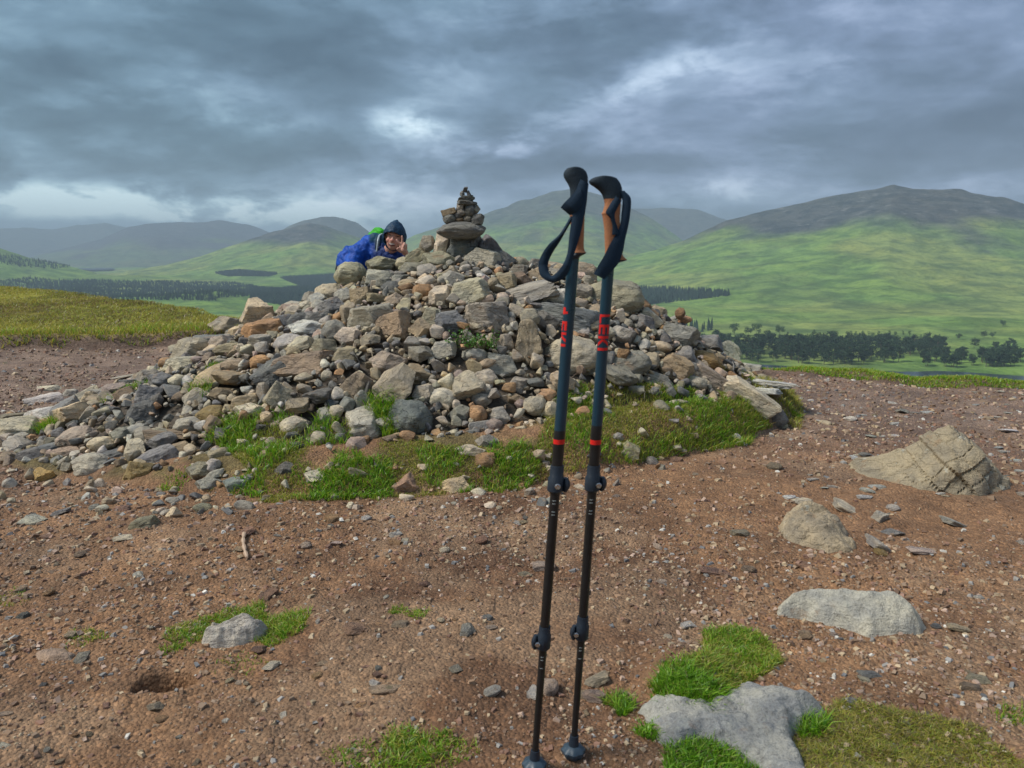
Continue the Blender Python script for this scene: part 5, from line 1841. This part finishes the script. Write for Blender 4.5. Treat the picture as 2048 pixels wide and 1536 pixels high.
POLES = [
    dict(base=(1068, 1533), mid=(1145, 535), label='left trekking pole, cork half hidden by its hanging wrist loop', y=(505, 860, 930, 970, 1252, 1284, 1500, 1526), ring=882, turn=-1.3, lt=(622, 692), clamp=1, clamp2=-1),
    dict(base=(1146, 1507), mid=(1214, 574), label='right trekking pole, its head bent towards the left pole with cork showing', y=(522, 850, 930, 968, 1232, 1265, 1470, 1498), ring=883, turn=-.12, lt=(628, 700), clamp=1, clamp2=-1),
]
for i, pd in enumerate(POLES):
    p = Pole(pd['base'], pd['mid'], 340, pd['label'])
    a, b, c, cl_, d, e, f, g = pd['y']
    up = p.tube('upper_shaft', [(a - 6, .0118), (a + 120, .0118), (b, .0118)], M_SHAFT)
    p.tube('upper_shaft', [(b + .05, .01175), (c + 4, .01175)], M_BLACK)
    p.tube('red_ring', [(pd['ring'] - 4.5, .0121), (pd['ring'] + 4.5, .0121)], M_RED)
    p.lettering(.0118, *pd['lt'], pd['turn'], up)
    if i == 0:
        mbq = MB()
        P = np.zeros((3, 4, 3))
        for s in range(3):
            for t in range(4):
                v = 614 + 7 * s
                ang = -1.05 + (t / 3 - .5) * (.7 if s < 2 else .3)
                P[s, t] = p.W(p.ax(v), v) + np.array([math.sin(ang), -math.cos(ang), 0]) * .0122
        mbq.grid(P); mbq.build('logo_mark', M_RED, up, False)

    def clamp(v0, v1, r, side, screw):
        sl = p.tube('clamp', [(v0, r * 1.16), (v0 + 3, r * 1.24), (v1 - 18, r * 1.24), (v1 - 14, r * 1.5), (v1 + 10, r * 1.5), (v1 + 14, r * 1.12)], M_PLASTIC)
        # lever: a bowed block hugging the side
        mb = MB(); rings = []
        for t in np.linspace(0, 1, 7):
            v = v1 - 15 + 27 * t
            c_ = p.W(p.ax(v), v) + np.array([side * r * (1.75 + .25 * math.sin(t * 3.1)), -r * .25, 0])
            w_ = r * (.42 + .28 * math.sin(t * 3.1))
            rings.append([c_ + np.array([w_ * math.cos(q) * .9, w_ * math.sin(q) * 1.3, 0]) for q in np.linspace(0, 6.283, 11)[:-1]])
        mb.loft(rings); mb.build('lever', M_PLASTIC, sl)
        mb = MB()
        v = v1 - 2
        c_ = p.W(p.ax(v) + screw * 3, v)
        rings = []
        for (dy, rr) in ((-r * 1.35, r * .52), (-r * 1.72, r * .52), (-r * 1.80, r * .42), (-r * 1.78, r * .2)):
            rings.append([c_ + np.array([rr * math.cos(q), dy, rr * math.sin(q)]) for q in np.linspace(0, 6.283, 15)[:-1]])
        mb.loft(rings); mb.build('screw', M_STEEL, sl)
    clamp(c, cl_, .0115, pd['clamp'], .9 if i == 0 else 3.4)
    p.tube('middle_shaft', [(cl_ + 8, .0102), (d + 6, .0102)], M_BLACK)
    clamp(d, e, .0104, pd['clamp2'], -4.2)
    p.tube('lower_shaft', [(e + 8, .0085), (f + 6, .0072)], M_BLACK)
    for (v, r) in [(cl_ + 28, .0102), (cl_ + 34, .0102), (cl_ + 50, .0102), (cl_ + 56, .0102), (e + 26, .0084), (e + 32, .0084), (e + 48, .0083)]:
        P = np.zeros((2, 4, 3))
        for s in range(2):
            for t in range(4):
                ang = -.15 + (t / 3 - .5) * .7
                P[s, t] = p.W(p.ax(v + 1.3 * s), v + 1.3 * s) + np.array([math.sin(ang), -math.cos(ang), 0]) * (r + .0006)
        mbq = MB(); mbq.grid(P); mbq.build('scale_mark', M_MARK, p.root, False)
    # basket with scalloped rim, sleeve and tip
    bk = p.tube('basket_sleeve', [(f, .0098), (f + 3, .0104), (g - 8, .0118), (g + 3, .0165)], M_PLASTIC)
    mb = MB(); rings = []
    c0_ = p.W(p.ax(g), g)
    for (dz, rr) in ((-.020, .012), (-.016, .021), (-.007, .0262), (.000, .0265), (.003, .024), (.010, .015), (.012, .006)):
        rings.append([c0_ + np.array([math.cos(q), math.sin(q), 0]) * rr * (1 + .06 * math.cos(8 * q) * (rr > .02)) + np.array([0, 0, dz]) for q in np.linspace(0, 6.283, 41)[:-1]])
    mb.loft(rings); mb.build('basket', plain('basket_plastic', (.035, .060, .085), .42, .5, nscale=90), p.root, True, 35)
    p.tube('tip', [(g + 4, .006), (g + 26, .0045)], M_STEEL)
    if i == 0:
        p.grip('grip', [(70, 540, 592), (88, 482, 640), (120, 453, 676), (160, 445, 692), (205, 464, 697), (250, 492, 695), (300, 510, 692), (360, 514, 690), (430, 512, 684), (510, 506, 672), (565, 506, 664)], M_RUBBER)
        p.grip('cork_grip', [(566, 508, 662), (650, 516, 659), (750, 524, 656), (850, 534, 653), (910, 543, 656), (935, 540, 666), (949, 538, 679)], M_CORK)
        p.grip('collar', [(949.5, 536, 680), (958, 536, 672), (985, 500, 622), (1010, 488, 600)], M_PLASTIC)
        p.ribbon('strap', [(610, 205), (565, 330), (548, 450), (530, 560), (510, 680), (495, 800), (478, 950), (440, 1055), (385, 1135), (325, 1185), (296, 1140), (290, 1060), (330, 960), (405, 840), (458, 745), (540, 600)],
                 [(695, 250), (676, 400), (655, 520), (636, 640), (610, 760), (574, 880), (540, 985), (508, 1100), (462, 1195), (345, 1255), (222, 1200), (188, 1090), (215, 985), (292, 865), (405, 755), (515, 575)],
                 [.016, .018, .020, .021, .021, .021, .021, .020, .012, .004, -.002, -.006, -.004, .004, .010, .014], M_STRAP)
        p.ribbon('strap_fold', [(600, 280), (520, 370), (450, 440), (412, 490)], [(640, 420), (600, 500), (560, 545), (500, 565)], [.024, .026, .024, .012], M_STRAP)
    else:
        p.grip('grip', [(163, 830, 900), (182, 752, 978), (215, 706, 1012), (245, 714, 1030), (280, 764, 1042), (320, 814, 1047), (360, 842, 1047), (400, 856, 1040)], M_RUBBER)
        p.grip('cork_grip', [(401, 858, 1038), (450, 866, 1031), (520, 850, 1026), (550, 835, 1023), (580, 845, 1021), (700, 862, 1026), (800, 866, 1031), (900, 870, 1038), (970, 871, 1050), (1000, 871, 1072), (1022, 871, 1097)], M_CORK)
        p.grip('collar', [(1022.5, 868, 1098), (1032, 866, 1080), (1060, 860, 990), (1090, 856, 968)], M_PLASTIC)
        p.ribbon('strap', [(1010, 320), (1040, 420), (1030, 550), (1010, 680), (960, 780), (900, 880), (850, 980), (790, 1080), (745, 1165)],
                 [(1062, 318), (1126, 400), (1117, 560), (1092, 700), (1062, 820), (1042, 930), (1003, 1040), (950, 1110), (850, 1218)],
                 [.010, .012, .015, .017, .019, .020, .021, .021, .019], M_STRAP)
        p.ribbon('strap_fold', [(962, 372), (900, 480), (868, 545), (912, 600), (935, 680), (930, 770)], [(1030, 420), (985, 500), (958, 560), (962, 620), (985, 690), (1010, 760)], [.015, .0175, .0185, .019, .019, .019], M_STRAP)

# ------------------------------------------------------------------ the person behind the cairn
def Wp(u, v, y):
    d = direction(u, v)
    return d * (y / d[1]) + np.array([0, 0, CAMZ])


class Blob:
    """overlapping volumes melted into one continuous surface"""
    def __init__(self):
        self.bm = bmesh.new()

    def ell(self, c, rad, rot=None):
        m = Matrix.Translation(Vector(c)) @ (rot.to_4x4() if rot else Matrix.Identity(4)) @ Matrix.Diagonal((*rad, 1))
        bmesh.ops.create_icosphere(self.bm, subdivisions=3, radius=1, matrix=m)

    def cap(self, a, b, ra, rb, n=7):
        a = np.array(a); b = np.array(b)
        for t in np.linspace(0, 1, n):
            r = ra * (1 - t) + rb * t
            self.ell(a * (1 - t) + b * t, (r, r, r))

    def chain(self, pts, rads, n=7):
        for (a, b, ra, rb) in zip(pts[:-1], pts[1:], rads[:-1], rads[1:]):
            self.cap(a, b, ra, rb, n)

    def melt(self, name, voxel, smooth=4):
        me = bpy.data.meshes.new(name + '_raw'); self.bm.to_mesh(me); self.bm.free()
        o = bpy.data.objects.new(name + '_raw', me); COL.objects.link(o)
        m = o.modifiers.new('r', 'REMESH'); m.mode = 'VOXEL'; m.voxel_size = voxel
        s = o.modifiers.new('s', 'SMOOTH'); s.iterations = smooth; s.factor = .5
        dg = bpy.context.evaluated_depsgraph_get()
        ev = o.evaluated_get(dg)
        res = bpy.data.meshes.new_from_object(ev)
        bpy.data.objects.remove(o); bpy.data.meshes.remove(me)
        res.name = name
        return res


def set_cols(me, cols):
    at = me.color_attributes.new('Col', 'FLOAT_COLOR', 'POINT')
    c4 = np.ones((len(me.vertices), 4), np.float32); c4[:, :3] = cols
    at.data.foreach_set('color', c4.ravel())
    me.polygons.foreach_set('use_smooth', np.full(len(me.polygons), True))


def verts_of(me):
    v = np.zeros(len(me.vertices) * 3, np.float32); me.vertices.foreach_get('co', v)
    return v.reshape(-1, 3).astype(float)


FEET = np.array([-1.52, 7.85, 0.0])
person = bpy.data.objects.new('person', None); COL.objects.link(person)
person.location = FEET
tag(person, 'person in hooded blue jacket leaning out behind the cairn, making a V sign', 'person')
HC = Wp(789, 475.5, 7.0)
roll = math.radians(11)
HX_ = np.array([math.cos(roll), 0, -math.sin(roll)]); HZ_ = np.array([math.sin(roll), 0, math.cos(roll)]); HY_ = np.array([0, -1.0, 0])
pitch_h = math.radians(6)


def hl(x, yf, z):
    """point of the head: x to the viewer's right, yf towards the camera, z up"""
    return HC + HX_ * x + HY_ * yf + HZ_ * z


HR = Matrix((HX_.tolist(), (-HY_).tolist(), HZ_.tolist())).transposed()
B_ = Blob()
B_.ell(hl(0, -.012, .018), (.076, .096, .098), HR)
B_.ell(hl(0, .018, -.045), (.060, .070, .066), HR)
B_.ell(hl(0, .040, -.085), (.034, .040, .026), HR)
B_.ell(hl(-.038, .052, -.030), (.027, .026, .024), HR); B_.ell(hl(.038, .052, -.030), (.027, .026, .024), HR)
B_.cap(hl(0, .082, .018), hl(0, .100, -.022), .009, .014, 6)
B_.ell(hl(-.013, .088, -.026), (.010, .012, .008), HR); B_.ell(hl(.013, .088, -.026), (.010, .012, .008), HR)
B_.ell(hl(0, .070, .034), (.058, .020, .010), HR)
B_.ell(hl(0, .074, -.072), (.026, .012, .007), HR)
B_.ell(hl(-.079, -.005, -.002), (.010, .020, .030), HR); B_.ell(hl(.079, -.005, -.002), (.010, .020, .030), HR)
neck = Wp(776, 506, 7.12)
B_.cap(hl(0, -.03, -.06), neck, .056, .062)
hips = np.array([-1.55, 7.72, .90]); chest = Wp(757, 515, 7.30)
shR, elR, haR = Wp(733, 492, 7.22), Wp(705, 534, 7.12), Wp(724, 566, 6.95)
shL, elL, wrL = Wp(797, 520, 7.15), Wp(822, 540, 6.98), Wp(812, 508, 6.885)
B_.chain([neck, chest + [0, .06, -.03], hips], [.05, .09, .11]); B_.cap(shR + [0, .04, -.02], shL + [0, .05, -.02], .045, .04)
B_.chain([shR, elR, haR], [.052, .042, .03]); B_.ell(haR, (.045, .06, .03))
B_.chain([shL, elL, wrL], [.052, .042, .026])
B_.chain([hips + [-.09, 0, -.05], np.array([-1.66, 7.68, .48]), np.array([-1.64, 7.82, .07])], [.085, .06, .042])
B_.chain([hips + [.09, 0, -.05], np.array([-1.44, 7.74, .48]), np.array([-1.40, 7.92, .07])], [.085, .06, .042])
for fx, fy in ((-1.64, 7.82), (-1.40, 7.92)):
    B_.ell((fx, fy - .05, .045), (.045, .12, .045))
# hand with V sign: palm to the camera
PY = 6.84
B_.cap(wrL, Wp(807.5, 500, PY), .027, .030); B_.ell(Wp(806.5, 496, PY), (.038, .017, .040))
B_.chain([Wp(801.5, 490.5, PY), Wp(797.5, 485.5, PY - .005), Wp(793.2, 480, PY - .008)], [.0115, .011, .0095], 8)
B_.chain([Wp(804.6, 489.5, PY), Wp(804.6, 481.5, PY - .003), Wp(804.0, 472.8, PY - .006)], [.0115, .011, .0095], 9)
B_.chain([Wp(808.6, 490, PY), Wp(809.4, 486.2, PY - .02), Wp(808.4, 490.5, PY - .032), Wp(807.2, 494, PY - .026)], [.010, .0098, .009, .008], 6)
B_.chain([Wp(812.3, 492.5, PY), Wp(813.2, 489.6, PY - .018), Wp(811.8, 493.4, PY - .028), Wp(810.2, 496.4, PY - .022)], [.009, .009, .0082, .0075], 6)
B_.chain([Wp(801.5, 503, PY), Wp(797.0, 500.5, PY - .010), Wp(794.6, 498.3, PY - .018), Wp(797.0, 495.8, PY - .022)], [.013, .0115, .010, .0085], 6)
body = B_.melt('body', .0060, 2)
v = verts_of(body)
lx, lf, lz = (v - HC) @ HX_, (v - HC) @ HY_, (v - HC) @ HZ_
skin = np.array([.56, .30, .225])
C = np.repeat([skin], len(v), 0) * (1 + .10 * fbm(v[:, 0] * 60, v[:, 1] * 60, v[:, 2] * 60, o=2, s=3))[:, None]


def dab(cx, cz, rx, rz, col, k=1.0, front=.03):
    global C
    q = ((lx - cx) / rx) ** 2 + ((lz - cz) / rz) ** 2
    m = (sstep(1.3, .6, q) * (lf > front) * (lf < .13) * (np.abs(lz) < .13) * k)[:, None]
    C = C * (1 - m) + np.array(col) * m


dab(-.036, -.028, .024, .018, (.60, .24, .19), .6); dab(.036, -.028, .024, .018, (.60, .24, .19), .6)
dab(0, -.024, .014, .014, (.60, .25, .20), .6)
dab(-.033, .018, .017, .0055, (.07, .035, .03)); dab(.033, .018, .017, .0055, (.07, .035, .03))
dab(-.034, .036, .021, .0055, (.26, .16, .11), .8); dab(.034, .036, .021, .0055, (.26, .16, .11), .8)
dab(-.004, -.062, .034, .0155, (.15, .035, .03)); dab(-.004, -.057, .027, .0065, (.72, .66, .58))
body_low = v[:, 2] < .86
C[body_low] = (.03, .03, .035)
set_cols(body, C)
body.transform(Matrix.Translation(-Vector(FEET)))
M_SKIN, t_ = material('skin')
bs = finish(t_, t_.n('ShaderNodeAttribute', attribute_name='Col').outputs['Color'], .5, None, .4)
bs.inputs['Subsurface Weight'].default_value = .12
bs.inputs['Subsurface Radius'].default_value = (.012, .004, .002)
body.materials.clear(); body.materials.append(M_SKIN)
obj('body', body, person)

def cloth(name, color_attr=True, rough=.62):
    m, t = material(name)
    co = t.n('ShaderNodeTexCoord').outputs['Object']
    col = t.n('ShaderNodeAttribute', attribute_name='Col').outputs['Color']
    n = t.noise(co, 14.0, 4, .55, 1.2)
    n2 = t.noise(co, 45.0, 3, .5)
    c = t.mix(t.maprange(n, .35, .65), t.mix(1.0, col, (.72, .74, .78), 'MULTIPLY'), t.mix(1.0, col, (1.15, 1.12, 1.1), 'MULTIPLY'))
    finish(t, c, rough, bump(t, t.math('ADD', n, t.math('MULTIPLY', n2, .1)), .5, .03), .35)
    return m


M_CLOTH = cloth('rain_jacket')
J = Blob()
J.ell(Wp(752, 506, 7.30), (.185, .17, .165)); J.ell(Wp(772, 519, 7.22), (.155, .14, .12)); J.ell(Wp(740, 520, 7.35), (.19, .18, .18))
J.ell(hips + [0, 0, .10], (.19, .16, .2)); J.cap(Wp(745, 515, 7.4), hips, .19, .18)
J.chain([Wp(740, 491, 7.24), Wp(716, 507, 7.18), Wp(706, 530, 7.12), Wp(718, 562, 6.98)], [.088, .085, .075, .058], 8)
J.cap(Wp(757, 485, 7.26), Wp(735, 491, 7.26), .085, .085)
J.chain([Wp(783, 513, 7.16), Wp(803, 527, 7.08), Wp(822, 541, 6.99), Wp(815, 518, 6.91)], [.085, .08, .068, .048], 8)
J.ell(Wp(778, 506, 7.12), (.085, .09, .062)); J.ell(Wp(768, 512, 7.14), (.12, .10, .11)); J.ell(Wp(788, 517, 7.10), (.09, .08, .06))
jk = J.melt('jacket', .011, 3)
v = verts_of(jk)
nrm_ = np.zeros(len(jk.vertices) * 3, np.float32); jk.vertices.foreach_get('normal', nrm_); nrm_ = nrm_.reshape(-1, 3)
fold = fbm(v[:, 0] * 9 + v[:, 2] * 9, v[:, 1] * 6, v[:, 2] * 6 - v[:, 0] * 4, o=4, s=44)
v = v + nrm_ * (0.022 * (np.abs(fold) - .25))[:, None]
u_, w_, _d = proj(v)
blue = np.array([.004, .075, .42]); navy = np.array([.006, .030, .155]); teal = np.array([.010, .060, .110])
C = np.repeat([blue], len(v), 0)
m = sstep(738, 748, u_ + (w_ - 500) * .25)[:, None]
C = C * (1 - m) + navy * m
m2 = (sstep(735, 742, u_) * sstep(490, 480, w_))[:, None]
C = C * (1 - m2) + teal * m2
jk.vertices.foreach_set('co', v.astype(np.float32).ravel())
set_cols(jk, C)
jk.transform(Matrix.Translation(-Vector(FEET)))
jk.materials.clear(); jk.materials.append(M_CLOTH)
obj('jacket', jk, person)
T = Blob()
T.chain([hips + [-.09, 0, .05], np.array([-1.66, 7.68, .48]), np.array([-1.64, 7.82, .10])], [.115, .085, .065])
T.chain([hips + [.09, 0, .05], np.array([-1.44, 7.74, .48]), np.array([-1.40, 7.92, .10])], [.115, .085, .065])
tr_ = T.melt('trousers', .014, 3)
set_cols(tr_, np.repeat([(.02, .022, .028)], len(tr_.vertices), 0)); tr_.transform(Matrix.Translation(-Vector(FEET)))
tr_.materials.clear(); tr_.materials.append(M_CLOTH)
obj('trousers', tr_, person)
# hood: a shell round the head, open at the face, with a peak
Dh, Fh = ICO[5]
x_, f_, z_ = Dh[:, 0], Dh[:, 1], Dh[:, 2]         # f_: towards the camera
peak = np.clip(z_, 0, 1) ** 3
Ph = np.stack([x_ * (.099 - .02 * peak), f_ * .118 + .012 * z_, z_ * (.122 + .014 * peak) + .012], -1)
Ph = Ph * (1 + .035 * fbm(Dh[:, 0] * 4, Dh[:, 1] * 4, Dh[:, 2] * 7, o=3, s=71))[:, None]
brim = .030 + .012 * np.cos(Ph[:, 0] * 28)
open_ = (Ph[:, 1] > .028) & (Ph[:, 2] < brim) & (np.abs(Ph[:, 0]) < .083 - .0 * Ph[:, 2])
kf = ~open_[Fh].any(1)
Fh2 = Fh[kf]
Wh = HC + Ph[:, :1] * HX_ + Ph[:, 1:2] * HY_ + Ph[:, 2:] * HZ_ - FEET
us = np.unique(Fh2); rm = np.zeros(len(Wh), int); rm[us] = np.arange(len(us))
hm = mesh_np('hood', Wh[us], rm[Fh2], np.repeat([(.008, .045, .095)], len(us), 0), [M_CLOTH], True)
ho = obj('hood', hm, person)
sm = ho.modifiers.new('thickness', 'SOLIDIFY'); sm.thickness = .010; sm.offset = 0

# backpack on the person's back, under a green rain cover
pack = bpy.data.objects.new('backpack', None); COL.objects.link(pack)
PK = Wp(754, 500, 7.50)
pack.location = PK
tag(pack, 'backpack under a bright green rain cover on the person\'s back', 'backpack')
K = Blob()
K.ell(Wp(757, 482, 7.42), (.108, .12, .118)); K.ell(Wp(748, 505, 7.55), (.15, .16, .15)); K.ell(Wp(742, 515, 7.62), (.16, .16, .16))
km = K.melt('rain_cover', .012, 3)
v = verts_of(km)
nn_ = np.zeros(len(km.vertices) * 3, np.float32); km.vertices.foreach_get('normal', nn_)
v = v + nn_.reshape(-1, 3) * (.016 * fbm(v[:, 0] * 14, v[:, 1] * 14, v[:, 2] * 14, o=3, s=12))[:, None]
km.vertices.foreach_set('co', v.astype(np.float32).ravel())
set_cols(km, np.repeat([(.050, .46, .022)], len(v), 0)); km.transform(Matrix.Translation(-Vector(PK)))
km.materials.clear(); km.materials.append(M_CLOTH)
obj('rain_cover', km, pack)


def band(name, pts, hw, mat, parent, base):
    pts = catmull(pts, 6)
    mb = MB(); rings = []
    for i, p in enumerate(pts):
        rings.append([p + np.array([a * hw, b, 0]) - base for a, b in ((-1, .004), (-.8, -.004), (0, -.008), (.8, -.004), (1, .004), (0, .008))])
    mb.loft(rings)
    return mb.build(name, mat, parent)


band('shoulder_strap', [Wp(766, 467, 7.36), Wp(760, 471, 7.20), Wp(756, 480, 7.12), Wp(755, 492, 7.09), Wp(754, 506, 7.09), Wp(753, 522, 7.11)], .024, M_STRAP, pack, PK)
band('drinking_tube', [Wp(764, 466.5, 7.33), Wp(759, 470, 7.17), Wp(756.6, 477, 7.09), Wp(755, 490, 7.065), Wp(753.2, 503, 7.065)], .0085, plain('tube_grey', (.40, .47, .50), .4), pack, PK)

# ------------------------------------------------------------------ the air
zmin, zmax = float(gz.min()), float(gz.max())
hb = MB()
E = 17500.0
lo_z, hi_z = zmin - 1.5, zmax + 25
for z_a in (lo_z, hi_z):
    pass
cor = np.array([[(-E, -E), (E, -E), (E, E), (-E, E)]])
hb.loft([[(a, b, lo_z) for a, b in cor[0]], [(a, b, hi_z) for a, b in cor[0]]])
hmesh = hb.mesh('haze', M_MARK, False)
hmesh.materials.clear()
hm_, t_ = material('haze_air')
pv = t_.n('ShaderNodeVolumePrincipled')
pv.inputs['Color'].default_value = (.68, .87, 1.0, 1)
pv.inputs['Density'].default_value = 1.15e-4
pv.inputs['Anisotropy'].default_value = 0.0
t_.t.links.new(pv.outputs[0], t_.n('ShaderNodeOutputMaterial').inputs['Volume'])
hmesh.materials.append(hm_)
tag(obj('haze', hmesh), 'pale blue haze in the air over the valley', 'haze', kind='stuff')
